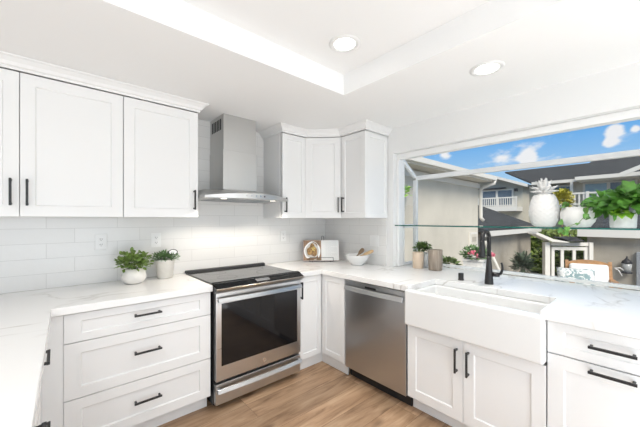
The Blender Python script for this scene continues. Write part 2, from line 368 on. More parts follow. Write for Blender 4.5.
WPOS = {}
def wp(o):
    return Vector((0, 0, 0)) if o is None else WPOS[o.name]
def place(o, world, parent):
    WPOS[o.name] = Vector(world)
    if parent is not None: o.parent = parent
    o.location = Vector(world) - wp(parent)
    COL.objects.link(o)
def obj(name, mb, mats, parent=None, bevel=0.0, seg=2, subs=0, base=False, solid=0):
    bm = mb.bm
    bmesh.ops.remove_doubles(bm, verts=bm.verts, dist=1e-6) if not getattr(mb, 'keep', False) else None
    if not getattr(mb, 'keep', False): bmesh.ops.recalc_face_normals(bm, faces=bm.faces)
    lo = Vector([min(v.co[i] for v in bm.verts) for i in range(3)]); hi = Vector([max(v.co[i] for v in bm.verts) for i in range(3)])
    c = (lo + hi) / 2
    if base: c.z = lo.z
    bmesh.ops.translate(bm, verts=bm.verts, vec=-c)
    me = bpy.data.meshes.new(name); bm.to_mesh(me); bm.free()
    for m in (mats if isinstance(mats, (list, tuple)) else [mats]): me.materials.append(m)
    o = bpy.data.objects.new(name, me)
    place(o, c, parent)
    if solid:
        md = o.modifiers.new('solid', 'SOLIDIFY'); md.thickness = solid
    if bevel:
        md = o.modifiers.new('bevel', 'BEVEL'); md.width = bevel; md.segments = seg; md.limit_method = 'ANGLE'; md.angle_limit = R(40); md.harden_normals = False
    if subs:
        md = o.modifiers.new('sub', 'SUBSURF'); md.levels = subs; md.render_levels = subs
    return o
def tag(o, label, cat, group=None, kind=None):
    o['label'] = label; o['category'] = cat
    if group: o['group'] = group
    if kind: o['kind'] = kind
    return o
def thing(name, loc, label, cat, group=None):
    o = bpy.data.objects.new(name, None); o.empty_display_size = .05
    place(o, loc, None)
    return tag(o, label, cat, group)
def struct(name, mb, mats, parent=None, **k):
    o = obj(name, mb, mats, parent, **k)
    if parent is None: o['kind'] = 'structure'
    return o
def copy_thing(root, world, label=None, group=None):
    r = root.copy(); COL.objects.link(r); r.location = world; WPOS[r.name] = Vector(world)
    if label: r['label'] = label
    if group: r['group'] = group
    for ch in list(root.children):
        c = ch.copy(); COL.objects.link(c); c.parent = r
        for g in list(ch.children):
            d = g.copy(); COL.objects.link(d); d.parent = c
    return r

# ================================================================== THE ROOM
CZ = .895; CT = .042                      # counter top, thickness
X_L, Y_F = -6.0, -6.9
b = MB(); b.box(X_L, .12, Y_F, .1, -.08, 0); struct('floor', b, OAK)
b = MB(); b.box(X_L, .14, .0, .12, 0, 2.62); struct('wall_back', b, TILEX)
# window wall with the wide opening of the garden window
OY0, OY1, OZ0, OZ1 = -.985, -3.15, CZ - CT - .004, 2.012
b = MB()
b.box(0, .13, Y_F, -.001, 0, OZ0); b.box(0, .13, Y_F, -.001, OZ1, 2.62); b.box(0, .13, OY0, -.001, OZ0, OZ1); b.box(0, .13, Y_F, OY1, OZ0, OZ1)
struct('wall_right', b, PAINT)
# left wall with a window, front wall with patio doors
b = MB()
b.box(X_L - .12, X_L, Y_F, .12, 0, .45); b.box(X_L - .12, X_L, Y_F, .12, 2.05, 2.62); b.box(X_L - .12, X_L, -1.8, .12, .45, 2.05); b.box(X_L - .12, X_L, Y_F, -4.6, .45, 2.05)
struct('wall_left', b, PAINT)
b = MB()
b.box(X_L, .13, Y_F - .12, Y_F, 2.15, 2.62); b.box(X_L, -4.85, Y_F - .12, Y_F, 0, 2.15); b.box(-1.15, .13, Y_F - .12, Y_F, 0, 2.15)
struct('wall_front', b, PAINT)
# ceiling with the raised tray
TX, TY = -.938, -1.218
TX0, TY0 = -5.2, -5.6
b = MB()
z0, z1 = 2.2585, 2.405
b.box(X_L, .0, TY, -.0, z0, 2.60); b.box(X_L, 0, Y_F, TY0, z0, 2.60); b.box(TX, 0, TY0, TY, z0, 2.60); b.box(X_L, TX0, TY0, TY, z0, 2.60)
b.box(TX0, TX, TY0, TY, z1, 2.60)
struct('ceiling', b, CEILP)
# side tile, its wall strip and the baseboard
b = MB(); b.box(-.008, -.0005, -.905, -.001, CZ + .001, 1.40); struct('trim_1', b, TILEY)

# crown moulding (profile out/up), swept along plan paths
def crown(path, name, z0=2.205, z1=2.2575):
    prof = [(0, z0 - .012), (.010, z0 - .012), (.012, z0), (.022, z0 + .006), (.030, z0 + .022), (.048, z0 + .040), (.060, z0 + .046), (.062, z1), (0, z1)]
    b = MB(); n = len(path); rings = []
    P = [Vector(p) for p in path]
    for i, p in enumerate(P):
        ns = []
        if i > 0: d = (P[i] - P[i - 1]).normalized(); ns.append(Vector((d.y, -d.x)))
        if i < n - 1: d = (P[i + 1] - P[i]).normalized(); ns.append(Vector((d.y, -d.x)))
        if len(ns) == 2:
            m = (ns[0] + ns[1]).normalized(); k = 1 / max(.3, m.dot(ns[0])); off = m * k
        else: off = ns[0]
        rings.append([b.v((p.x + off.x * o, p.y + off.y * o, z)) for o, z in prof])
    for a, c in zip(rings, rings[1:]):
        for j in range(len(prof)): b.f([a[j], a[(j + 1) % len(prof)], c[(j + 1) % len(prof)], c[j]])
    b.f(rings[0]); b.f(rings[-1][::-1])
    return struct(name, b, WHITE)
UD = .352   # face of upper doors
crown([(-3.16, -UD), (-1.667, -UD), (-1.667, -.003)], 'trim_2')
crown([(-.880, -.003), (-.880, -UD), (-.592, -UD), (-UD, -.602), (-UD, -.926), (-.003, -.926)], 'trim_3')

# ---- garden window
GX = .40; GZ = 1.80; WZ = OZ1 - .02
w = MB()
w.box(.055, .13, OY1 + .002, OY0 - .002, OZ1 - .052, OZ1 - .002)      # head rail in the opening
w.box(.055, .13, OY0 - .028, OY0 - .002, CZ + .003, OZ1 - .052)        # jamb rail
w.box(.055, .13, OY1 + .002, OY1 + .03, CZ + .003, OZ1 - .052)
win = struct('window_1', w, FRAMEW, bevel=.003)
YA, YB = OY0 - .028, OY1 + .028
def bar(p, q, hw, hh, name='frame_bar', mat_=None):
    p = Vector(p); q = Vector(q); d = (q - p); L = d.length; d.normalize()
    up = Vector((0, 0, 1)) if abs(d.z) < .95 else Vector((1, 0, 0)); sdv = d.cross(up).normalized(); up = sdv.cross(d)
    b = MB(); b.M = Matrix.Translation(p) @ Matrix((d, sdv, up)).transposed().to_4x4(); b.box(0, L, -hw, hw, -hh, hh)
    return obj(name, b, mat_ or FRAMEW, win, bevel=.003)
bar((GX - .018, YA, GZ), (GX - .018, YB, GZ), .020, .021, 'front_rail')
bar((GX - .018, YA - .0, CZ + .015), (GX - .018, YB, CZ + .015), .018, .012, 'bottom_rail')
for y in (YA + .013, YB - .013):
    bar((GX - .018, y, CZ + .028), (GX - .018, y, GZ - .022), .020, .018, 'corner_post')
    bar((.131, y, OZ1 - .045), (GX - .03, y, GZ + .012), .014, .018, 'rafter')
    bar((.131, y, CZ + .4), (GX - .042, y, CZ + .4), .012, .018, 'side_rail')
    bar((.131, y, CZ + .018), (GX - .037, y, CZ + .018), .012, .014, 'side_sill')
    bar((.145, y, CZ + .033), (.145, y, OZ1 - .075), .012, .013, 'side_stile')
bar((GX + .012, YA, GZ - .0), (GX + .012, YB, GZ - .0), .010, .012, 'drip_rail')
def pane(name, pts, t=.004):
    b = MB(); b.poly(pts); return obj(name, b, GLASS, win)
pane('front_pane', [(GX - .018, YA, CZ + .028), (GX - .018, YB, CZ + .028), (GX - .018, YB, GZ - .02), (GX - .018, YA, GZ - .02)])
pane('roof_pane', [(.131, YA, OZ1 - .045), (.131, YB, OZ1 - .045), (GX - .018, YB, GZ + .018), (GX - .018, YA, GZ + .018)])
for y in (YA + .013, YB - .013):
    pane('side_pane', [(.131, y, CZ + .03), (GX - .018, y, CZ + .03), (GX - .018, y, GZ), (.131, y, OZ1 - .05)])
b = MB(); b.box(.131, GX, OY1, OY0, OZ0 - .06, OZ0 - .001); obj('base_board', b, FRAMEW, win)
# the glass shelf across the window
sh = thing('glass_shelf', (.17, -2.07, 1.298), 'long clear glass shelf with green edge across the garden window', 'shelf')
b = MB(); b.box(.02, .36, OY1 + .004, OY0 - .004, 1.298, 1.308)
for f in b.bm.faces:
    f.material_index = 0 if abs(f.normal.z) > .5 else 1
b.bm.normal_update()
for f in b.bm.faces: f.material_index = 0 if abs(f.normal.z) > .5 else 1
obj('shelf_panel', b, [SHELFG, EDGEG], sh)
for y in (OY0 - .006, OY1 + .006):
    b = MB(); b.box(.06, .32, y - .006, y + .006, 1.286, 1.2975); obj('shelf_bracket', b, FRAMEW, sh)

# patio door and left window frames behind the camera
b = MB()
for x in (-4.84, -3.0, -1.2): b.box(x, x + .05, Y_F - .08, Y_F - .03, 0, 2.15)
b.box(-4.85, -1.15, Y_F - .08, Y_F - .03, 2.09, 2.149); b.box(-4.85, -1.15, Y_F - .08, Y_F - .03, 0, .05)
struct('door_1', b, FRAMEW)
b = MB()
for y in (-4.59, -3.2, -1.86): b.box(X_L - .08, X_L - .03, y, y + .05, .45, 2.05)
struct('window_2', b, FRAMEW)

# ---- recessed ceiling lights
def can(x, y, z, label, power=5.4):
    t = thing('recessed_light', (x, y, z), label, 'ceiling light', 'recessed ceiling lights')
    b = MB(); b.lathe([(.062, -.001), (.064, -.006), (.078, -.008), (.092, -.004), (.092, -.0005)], (x, y, z), 40, cap0=False, cap1=False); obj('trim_ring', b, PLATE, t)
    b = MB(); b.disc((x, y, z - .003), (0, 0, -1), .062, 36, h=.001); obj('lens', b, LENS, t)
    l = bpy.data.lights.new('can_lamp', 'AREA'); l.shape = 'DISK'; l.size = .12; l.energy = power; l.color = (1, .97, .93); l.spread = R(120)
    o = bpy.data.objects.new('can_lamp', l); place(o, (x, y, z - .009), t)
can(-1.21, -1.49, 2.405, 'round recessed light in the raised tray ceiling')
can(-.575, -2.047, 2.2585, 'round recessed light in the low ceiling near the window')
for x, y in ((-1.3, -3.6), (-3.2, -1.6), (-3.2, -3.6)):
    can(x, y, 2.405, 'round recessed light in the tray ceiling behind the camera')
can(-.575, -4.0, 2.2585, 'round recessed light in the low ceiling behind the camera')

# ================================================================== CABINETS
def pull(name, p, axis, out, L, parent, rad=.0055, stand=.032):
    """bar pull centred at p (on the door face), axis = along the bar, out = outward"""
    p = Vector(p); a = Vector(axis).normalized(); o = Vector(out).normalized(); c = a.cross(o)
    b = MB(); b.M = Matrix.Translation(p) @ Matrix((a, o, c)).transposed().to_4x4()
    b.box(-L / 2, L / 2, stand - rad, stand + rad, -rad, rad)
    for s in (-1, 1):
        q = s * (L / 2 - .010); b.box(q - .0055, q + .0055, 0, stand - rad, -.0055, .0055)
    return obj(name, b, BLACKM, parent, bevel=.0012, seg=1)
def front(kind, o, a, n, w, z0, z1, parent, t=.02, st=.063, rl=None):
    b = MB(); b.at(o, a, n); b.shaker(0, w, z0, z1, t, st, rl); return obj(kind, b, WHITE, parent, bevel=.0015, seg=1)
ZD0, ZD1 = 1.377, 2.188     # upper doors
G = .0015
def upper_box(pts, t, z0=1.378, z1=2.2):
    b = MB(); b.prism(pts, z0, z1); return obj('cabinet_body', b, WHITE, t)
# double-door upper at left (partly outside the frame)
t = thing('upper_cabinet', (-2.65, -.17, 1.377), 'white double-door upper cabinet at the left edge with two pulls side by side', 'cabinet')
upper_box([(-3.14, -.003), (-3.14, -.306), (-2.160, -.306), (-2.160, -.003)], t)
d = front('door', (-3.14, -.331, 0), (1, 0, 0), (0, -1, 0), .487, ZD0, ZD1, t); pull('door_handle', (-2.686, -.351, 1.513), (0, 0, 1), (0, -1, 0), .15, d)
d = front('door', (-2.650, -.331, 0), (1, 0, 0), (0, -1, 0), .489, ZD0, ZD1, t); pull('door_handle', (-2.620, -.351, 1.513), (0, 0, 1), (0, -1, 0), .15, d)
t = thing('upper_cabinet', (-1.914, -.17, 1.377), 'white single-door upper cabinet immediately left of the range hood', 'cabinet')
upper_box([(-2.157, -.003), (-2.157, -.306), (-1.668, -.306), (-1.668, -.003)], t)
d = front('door', (-2.157, -.331, 0), (1, 0, 0), (0, -1, 0), .489, ZD0, ZD1, t); pull('door_handle', (-1.700, -.351, 1.511), (0, 0, 1), (0, -1, 0), .15, d)
t = thing('upper_cabinet', (-.735, -.17, 1.377), 'narrow white upper cabinet immediately right of the range hood', 'cabinet')
upper_box([(-.879, -.003), (-.879, -.306), (-.5945, -.306), (-.5945, -.003)], t)
d = front('door', (-.879, -.331, 0), (1, 0, 0), (0, -1, 0), .281, ZD0, ZD1, t, st=.05); pull('door_handle', (-.853, -.351, 1.500), (0, 0, 1), (0, -1, 0), .14, d)
t = thing('upper_cabinet', (-.25, -.25, 1.377), 'white diagonal corner upper cabinet between two straight ones', 'cabinet')
upper_box([(-.5925, -.003), (-.5925, -.298), (-.298, -.6015), (-.009, -.6015), (-.009, -.003)], t)
ca, cb = Vector((-.5925, -.3275, 0)), Vector((-.3275, -.6015, 0)); dv = (cb - ca); L = dv.length; dv.normalize(); nn = Vector((dv.y, -dv.x, 0))
if nn.x > 0: nn = -nn
o_ = ca + nn * .001 + dv * .013
d = front('door', o_, dv, nn, L - .026, ZD0, ZD1, t)
pull('door_handle', o_ + nn * .02 + dv * (L - .052) + Vector((0, 0, 1.508)), (0, 0, 1), nn, .15, d)
t = thing('upper_cabinet', (-.17, -.765, 1.377), 'white upper cabinet on the side wall next to the window with paneled end', 'cabinet')
upper_box([(-.306, -.6045), (-.306, -.914), (-.009, -.914), (-.009, -.6045)], t)
d = front('door', (-.331, -.611, 0), (0, -1, 0), (-1, 0, 0), .3125, ZD0, ZD1, t, st=.05); pull('door_handle', (-.351, -.650, 1.508), (0, 0, 1), (-1, 0, 0), .15, d)
front('end_panel', (-.329, -.914, 0), (1, 0, 0), (0, -1, 0), .320, 1.3785, 2.186, t, t=.010, st=.045)

# base cabinets
FY = -.60; FX = -.60; Z0, Z1 = .109, .846
def base_body(x0, x1, y0, y1, t, toe):
    b = MB(); b.box(x0, x1, y0, y1, .104, CZ - CT - .001); o = obj('cabinet_body', b, WHITE, t)
    b = MB(); b.box(*toe, .001, .103); obj('toe_kick', b, WHITE, t)
# three drawers, left of range
t = thing('drawer_cabinet', (-2.07, -.3, 0), 'white three-drawer base cabinet left of the stainless range', 'cabinet')
base_body(-2.469, -1.673, FY, -.004, t, (-2.469, -1.673, -.545, -.53))
for z0, z1, zh in ((.690, .846, .780), (.381, .686, .552), (Z0, .377, .252)):
    d = front('drawer', (-2.467, FY - .001, 0), (1, 0, 0), (0, -1, 0), .792, z0, z1, t, st=.074, rl=.043 if z0 > .6 else .060); pull('drawer_handle', (-2.070, FY - .021, zh), (1, 0, 0), (0, -1, 0), .150, d)
# left run (peninsula) drawers, seen end on
t = thing('drawer_cabinet', (-2.85, -1.06, 0), 'white drawer cabinet in the left run, seen end on below its worktop', 'cabinet')
base_body(-3.13, -2.574, -1.52, -.02, t, (-2.64, -2.625, -1.52, -.64))
b = MB(); b.box(-2.572, -2.4685, -.619, -.602, .104, Z1); obj('filler', b, WHITE, t)
b = MB(); b.box(-2.573, -2.554, -.72, -.621, .104, Z1); obj('filler', b, WHITE, t)
for z0, z1, zh in ((.690, .846, .772), (.32, .684, .45), (Z0, .316, .25)):
    d = front('drawer', (-2.573, -.724, 0), (0, -1, 0), (1, 0, 0), .79, z0, z1, t, st=.05); pull('drawer_handle', (-2.553, -1.0, zh), (0, 1, 0), (1, 0, 0), .165, d)
t = thing('base_cabinet', (-2.85, -1.75, 0), 'white base cabinet at the near end of the left worktop', 'cabinet')
base_body(-3.13, -2.574, -1.99, -1.524, t, (-2.64, -2.625, -1.99, -1.524))
d = front('door', (-2.573, -1.527, 0), (0, -1, 0), (1, 0, 0), .46, Z0, Z1, t); pull('door_handle', (-2.553, -1.60, .72), (0, 0, 1), (1, 0, 0), .15, d)
front('end_panel', (-3.13, -1.991, 0), (1, 0, 0), (0, -1, 0), .555, Z0, Z1, t)
# inside corner cabinet between range and dishwasher
t = thing('corner_base_cabinet', (-.45, -.45, 0), 'white corner base cabinet between the range and the dishwasher', 'cabinet')
b = MB(); b.prism([(-.893, -.004), (-.893, FY), (FX, FY), (FX, -.918), (-.004, -.918), (-.004, -.004)], .104, CZ - CT - .001); obj('cabinet_body', b, WHITE, t)
b = MB(); b.box(-.893, -.565, -.578, -.565, .001, .103); b.box(-.578, -.565, -.918, -.578, .001, .103); obj('toe_kick', b, WHITE, t)
d = front('door', (-.891, FY - .001, 0), (1, 0, 0), (0, -1, 0), .267, Z0, Z1, t, st=.05); pull('door_handle', (-.874, FY - .021, .735), (0, 0, 1), (0, -1, 0), .15, d)
front('door', (FX - .001, -.624, 0), (0, -1, 0), (-1, 0, 0), .292, Z0, Z1, t, st=.05)
# sink base
t = thing('sink_cabinet', (-.3, -1.94, 0), 'white two-door base cabinet under the apron sink', 'cabinet')
b = MB(); b.box(FX, -.004, -2.343, -1.5385, .104, .60); b.box(-.10, -.004, -2.343, -1.5385, .60, CZ - CT - .001); obj('cabinet_body', b, WHITE, t)
b = MB(); b.box(-.545, -.53, -2.343, -1.5385, .001, .103); obj('toe_kick', b, WHITE, t)
d = front('door', (FX - .001, -1.5395, 0), (0, -1, 0), (-1, 0, 0), .385, Z0, .612, t); pull('door_handle', (FX - .021, -1.890, .488), (0, 0, 1), (-1, 0, 0), .15, d)
d = front('door', (FX - .001, -1.9275, 0), (0, -1, 0), (-1, 0, 0), .414, Z0, .612, t); pull('door_handle', (FX - .021, -1.960, .488), (0, 0, 1), (-1, 0, 0), .15, d)
# drawer base right of sink
t = thing('drawer_cabinet', (-.3, -2.65, 0), 'white base cabinet right of the sink with two long horizontal pulls', 'cabinet')
base_body(FX, -.004, -2.95, -2.3465, t, (-.545, -.53, -2.95, -2.3465))
for z0, z1, zh in ((.690, .846, .772), (Z0, .684, .656)):
    d = front('drawer' if z0 > .5 else 'door', (FX - .001, -2.348, 0), (0, -1, 0), (-1, 0, 0), .50, z0, z1, t, st=.066, rl=.043 if z0 > .6 else .066); pull('drawer_handle', (FX - .021, -2.585, zh), (0, 1, 0), (-1, 0, 0), .158, d, rad=.006)
b = MB(); b.box(-.62, FX - .001, -2.95, -2.852, Z0, Z1); obj('filler', b, WHITE, t)

# ---- worktops
b = MB(); b.prism([(-3.17, -.003), (-3.17, -2.02), (-2.541, -2.02), (-2.516, -.645), (-1.667, -.645), (-1.667, -.003)], CZ - CT, CZ)
tag(obj('worktop', b, QUARTZ, bevel=.003), 'white veined quartz worktop running left from the range around the corner', 'worktop')
SY0, SY1, SXB = -1.5365, -2.3435, -.235       # sink outer
b = MB(); b.prism([(-.893, -.003), (-.893, -.645), (-.645, -.645), (-.645, SY0 - .022), (SXB - .03, SY0 - .022), (SXB - .03, SY1 + .022), (-.645, SY1 + .022), (-.645, -2.97), (-.004, -2.97), (-.004, OY1 + .004), (GX - .04, OY1 + .004), (GX - .04, OY0 - .004), (-.010, OY0 - .004), (-.010, -.003)], CZ - CT, CZ)
tag(obj('worktop', b, QUARTZ, bevel=.003), 'white quartz worktop around the sink, running into the garden window', 'worktop')

# ---- apron sink
t = thing('apron_sink', (-.45, -1.94, .625), 'white fireclay apron-front farmhouse sink', 'sink')
b = MB()
zt, zb = CZ - CT - .001, .625
o0 = [(-.648, SY1), (SXB, SY1), (SXB, SY0), (-.648, SY0)]
i0 = [(-.610, SY1 + .032), (SXB - .036, SY1 + .032), (SXB - .036, SY0 - .032), (-.610, SY0 - .032)]
ib = [(-.600, SY1 + .045), (SXB - .05, SY1 + .045), (SXB - .05, SY0 - .045), (-.600, SY0 - .045)]
zi = zb + .03
A = [b.v((*p, zb)) for p in o0]; B = [b.v((*p, zt)) for p in o0]; Cc = [b.v((*p, zt)) for p in i0]; D = [b.v((*p, zi)) for p in ib]
b.f(A); b.f(D)
for i in range(4):
    j = (i + 1) % 4; b.f([A[i], A[j], B[j], B[i]]); b.f([B[i], B[j], Cc[j], Cc[i]]); b.f([Cc[i], Cc[j], D[j], D[i]])
obj('basin', b, CERAM, t, bevel=.014, seg=4)
b = MB(); b.box(-.664, -.606, SY1 + .001, SY0 - .001, zb - .001, zt + .020); obj('apron', b, CERAM, t, bevel=.015, seg=4)
b = MB(); b.lathe([(.044, zi + .002), (.044, zi + .004), (.03, zi + .0045)], (-.43, -1.94, 0), 24); obj('drain', b, BRASS, t)

# ---- faucet
fx, fy = -.150, -1.909
t = thing('faucet', (fx, fy, CZ), 'matte black pull-down faucet arching over the sink', 'faucet')
b = MB(); b.lathe([(.029, 0), (.029, .006), (.0275, .03), (.024, .075), (.019, .13), (.016, .17), (.0155, .20)], (fx, fy, CZ + .001), 28); obj('base', b, BLACKM, t)
dr = Vector((-1, -.02, 0)).normalized()
base = Vector((fx, fy, CZ)); pts = [base + Vector((0, 0, .198))]
for k in range(0, 15):
    an = math.pi * k / 14 * 1.02
    pts.append(base + dr * (.066 * (1 - math.cos(an))) + Vector((0, 0, .320 + .066 * math.sin(an))))
b = MB(); b.tube(pts, .0145, 16); obj('spout', b, BLACKM, t)
e_ = pts[-1]; dn = (pts[-1] - pts[-2]).normalized()
b = MB(); b.tube([e_, e_ + dn * .008, e_ + dn * .03, e_ + dn * .075, e_ + dn * .105, e_ + dn * .115], [.0150, .0165, .0175, .021, .024, .022], 18); obj('spray_head', b, BLACKM, t)
hd = Vector((.35, -.94, 0)).normalized()
b = MB(); b.tube([base + Vector((0, 0, .072)) + hd * .018, base + Vector((0, 0, .072)) + hd * .066], [.0165, .0155], 16); obj('valve_hub', b, BLACKM, t)
hp = base + Vector((0, 0, .072)) + hd * .066
b = MB(); b.tube([hp - hd * .008, hp + hd * .008 + Vector((0, 0, .012)), hp + hd * .018 + Vector((0, 0, .040)), hp + hd * .016 + Vector((0, 0, .068)), hp + hd * .010 + Vector((0, 0, .088))], [.010, .010, .0075, .0065, .006], 12); obj('lever', b, BLACKM, t)
b = MB(); b.lathe([(.021, 0), (.021, .004), (.019, .006), (.019, .050), (.017, .053), (.008, .054)], (-.155, -1.712, CZ + .001), 24)
tag(obj('disposal_switch', b, BLACKM), 'short black button on the worktop left of the faucet', 'switch')

# ================================================================== RANGE
RX0, RX1 = -1.660, -.900
t = thing('range', (-1.28, -.33, 0), 'stainless slide-in electric range with black glass cooktop', 'range')
b = MB(); b.box(RX0 + .003, RX1 - .003, -.622, -.03, .035, .866); obj('body', b, BLACKP, t)
b = MB(); b.box(RX0, RX1, -.640, -.02, .868, CZ + .007); o = obj('cooktop', b, COOKG, t, bevel=.003)
b = MB(); b.prism([(-.062, CZ + .0075), (-.018, CZ + .0075), (-.016, CZ + .020), (-.028, CZ + .026), (-.058, CZ + .022)], RX0 - .004, RX1 + .004, 'x'); obj('rear_trim', b, BLACKP, o)
for (x, y, r) in ((-1.47, -.20, .085), (-1.09, -.20, .075), (-1.47, -.44, .075), (-1.09, -.44, .105)):
    b = MB(); b.lathe([(r, 0), (r + .0025, 0)], (x, y, CZ + .0075), 48, cap0=False, cap1=False); obj('burner_ring', b, mat('burner_mark', (.10, .10, .10), .2) if 'burner_mark' not in MATS else MATS['burner_mark'], o)
# sloped control strip
b = MB(); b.prism([(-.641, .845), (-.670, .845), (-.706, .868), (-.708, .874), (-.628, CZ + .0075), (-.605, CZ + .0075), (-.605, CZ + .0125), (-.632, CZ + .0125), (-.641, CZ + .004)][:0] or [(-.641, .842), (-.668, .842), (-.704, .866), (-.706, .874), (-.612, CZ + .014), (-.600, CZ + .0078), (-.641, CZ + .0078)], RX0 - .004, RX1 + .004, 'x'); cp = obj('control_panel', b, BGLASS, t)
b = MB(); b.prism([(-.6695, .8405), (-.7055, .8645), (-.7085, .8745), (-.7045, .8765), (-.7045, .8665), (-.6695, .8435)], RX0 - .005, RX1 + .005, 'x'); obj('control_trim', b, STEEL, cp)
# display on the sloped face
s0, s1 = Vector((0, -.706, .874)), Vector((0, -.612, CZ + .014)); q = (s1 - s0); nrm = Vector((0, -q.z, q.y)).normalized(); nrm = nrm if nrm.z > 0 else -nrm
P1, P2 = s0 + q * .30 + nrm * .0006, s0 + q * .72 + nrm * .0006
b = MB(); b.poly([(-1.335, P1.y, P1.z), (-1.215, P1.y, P1.z), (-1.215, P2.y, P2.z), (-1.335, P2.y, P2.z)]); obj('display', b, mat('display_glass', (.16, .165, .17), .25), cp)
# oven door
dz0, dz1 = .214, .838
b = MB(); b.box(RX0 + .006, RX1 - .006, -.668, -.624, dz0, dz1)
door = obj('oven_door', b, STEEL, t, bevel=.003)
b = MB(); b.box(RX0 + .045, RX1 - .045, -.6705, -.668, .318, .762); obj('door_window', b, BGLASS, door, bevel=.001, seg=1)
def bow_handle(y, z, x0, x1, hw, parent, bow=.018, name='door_handle', mt=None):
    b = MB(); n = 16; pr = []
    for i in range(n + 1):
        s = i / n; x = x0 + (x1 - x0) * s; k = bow * (1 - (2 * s - 1) ** 2)
        pr.append((x, y - .034 - k))
    A = []
    for (x, yy) in pr: A.append([b.v((x, yy + .018, z + hw)), b.v((x, yy + .009, z + hw)), b.v((x, yy, z - hw)), b.v((x, yy + .012, z - hw))])
    for a, c in zip(A, A[1:]):
        for j in range(4): b.f([a[j], a[(j + 1) % 4], c[(j + 1) % 4], c[j]])
    b.f(A[0]); b.f(A[-1][::-1])
    for x in (x0 + .012, x1 - .012): b.box(x - .012, x + .012, y - .028, y - .0005, z - hw * .7, z + hw * .7)
    return obj(name, b, mt or STEEL, parent, bevel=.002, seg=1)
bow_handle(-.668, .792, RX0 + .012, RX1 - .012, .015, door)
b = MB(); b.disc((-1.27, -.6683, .258), (0, -1, 0), .0150, 28, h=.0012); em = obj('emblem', b, BRASS, door)
b = MB()
for k in range(2):
    cxm = -1.2745 + k * .008
    b.tube([(cxm + .0036 * math.cos(a), -.6698, .258 + .0062 * math.sin(a)) for a in [R(40 + 25 * i) for i in range(12)]], .0006, 5)
obj('emblem_script', b, METALG, em)
b = MB(); b.box(RX0 + .006, RX1 - .006, -.662, -.624, .045, .190); dw_ = obj('warming_drawer', b, STEEL, t, bevel=.003)
bow_handle(-.662, .150, RX0 + .010, RX1 - .010, .015, dw_, name='drawer_handle', bow=.012)
for x in (RX0 + .05, RX1 - .05):
    for y in (-.58, -.09):
        b = MB(); b.lathe([(.018, .0005), (.018, .012), (.012, .034)], (x, y, 0), 16); obj('foot', b, BLACKP, t)

# ================================================================== DISHWASHER
DY0, DY1 = -.927, -1.5335
t = thing('dishwasher', (-.3, -1.23, 0), 'stainless dishwasher with a bowed bar handle between corner cabinet and sink', 'dishwasher')
b = MB(); b.box(-.598, -.03, DY1 + .002, DY0 - .002, .09, CZ - CT - .004); obj('tub', b, BLACKP, t)
b = MB(); b.box(-.555, -.54, DY1 + .002, DY0 - .002, .001, .089); obj('toe_panel', b, BLACKP, t)
b = MB(); b.box(-.626, -.600, DY1 + .004, DY0 - .006, .098, .842); d = obj('door', b, STEELD, t, bevel=.003)
b = MB(); b.box(-.6268, -.626, -1.262, -1.150, .806, .822); obj('vent_slot', b, BLACKP, d)
b = MB(); n = 18; A = []
y0, y1, z, hw = DY0 - .012, DY1 + .020, .785, .018
for i in range(n + 1):
    s = i / n; y = y0 + (y1 - y0) * s; k = .016 * (1 - (2 * s - 1) ** 2); x = -.652 - k
    A.append([b.v((x + .018, y, z + hw)), b.v((x + .009, y, z + hw)), b.v((x, y, z - hw)), b.v((x + .012, y, z - hw))])
for a, c in zip(A, A[1:]):
    for j in range(4): b.f([a[j], a[(j + 1) % 4], c[(j + 1) % 4], c[j]])
b.f(A[0]); b.f(A[-1][::-1])
for y in (y0 - .014, y1 + .014): b.box(-.645, -.6265, y - .010, y + .010, z - .010, z + .010)
obj('door_handle', b, STEEL, d, bevel=.002, seg=1)

# ================================================================== RANGE HOOD
t = thing('range_hood', (-1.28, -.25, 1.53), 'stainless chimney range hood with a curved canopy over the range', 'range hood')
b = MB(); b.box(-1.443, -1.126, -.300, -.004, 1.616, 1.95); obj('chimney', b, STEELH, t, bevel=.002)
b = MB(); b.box(-1.438, -1.131, -.295, -.004, 1.951, 2.2570); ch = obj('chimney_extension', b, STEELH, t, bevel=.002)
b = MB()
for i in range(6): b.box(-1.4386, -1.438, -.245 + i * .035, -.222 + i * .035, 2.13, 2.225)
obj('vent_grille', b, DARK, ch)
HX0, HX1, HYB = -1.662, -.900, -.004
def arc(y_corner, y_mid, n=28, inset=0):
    pts = []
    for i in range(n + 1):
        s = i / n; x = HX0 + inset + (HX1 - HX0 - 2 * inset) * s; pts.append((x, y_corner + (y_mid - y_corner) * (1 - (2 * s - 1) ** 2)))
    return pts
lo_ = arc(-.475, -.565); b = MB(); n = len(lo_)
def zt_(s): return 1.546 + .026 * (1 - (2 * s - 1) ** 2)
zbm = 1.527
bot = [b.v((x, y, zbm)) for x, y in lo_]; top = [b.v((x, y, zt_(i / (n - 1)))) for i, (x, y) in enumerate(lo_)]
mid = [b.v((x * .86 + -1.28 * .14, y * .62 - .03, 1.603)) for x, y in lo_]
b0 = [b.v((HX0, HYB, zbm)), b.v((HX1, HYB, zbm))]; b1 = [b.v((HX0, HYB, 1.552)), b.v((HX1, HYB, 1.552))]; b2 = [b.v((mid[0].co.x, HYB, 1.603)), b.v((mid[-1].co.x, HYB, 1.603))]
for i in range(n - 1):
    for p, q in ((bot, top), (top, mid)):
        f = b.f([p[i], p[i + 1], q[i + 1], q[i]])
b.f(bot[::-1] + [b0[0], b0[1]]); b.f(mid + [b2[1], b2[0]])
b.f([b0[0], bot[0], top[0], b1[0]]); b.f([b1[0], top[0], mid[0], b2[0]]); b.f([b0[1], b1[1], top[-1], bot[-1]]); b.f([b1[1], b2[1], mid[-1], top[-1]])
b.f([b0[0], b1[0], b2[0], b2[1], b1[1], b0[1]])
can_ = obj('canopy', b, STEELH, t, bevel=.0015, seg=1)
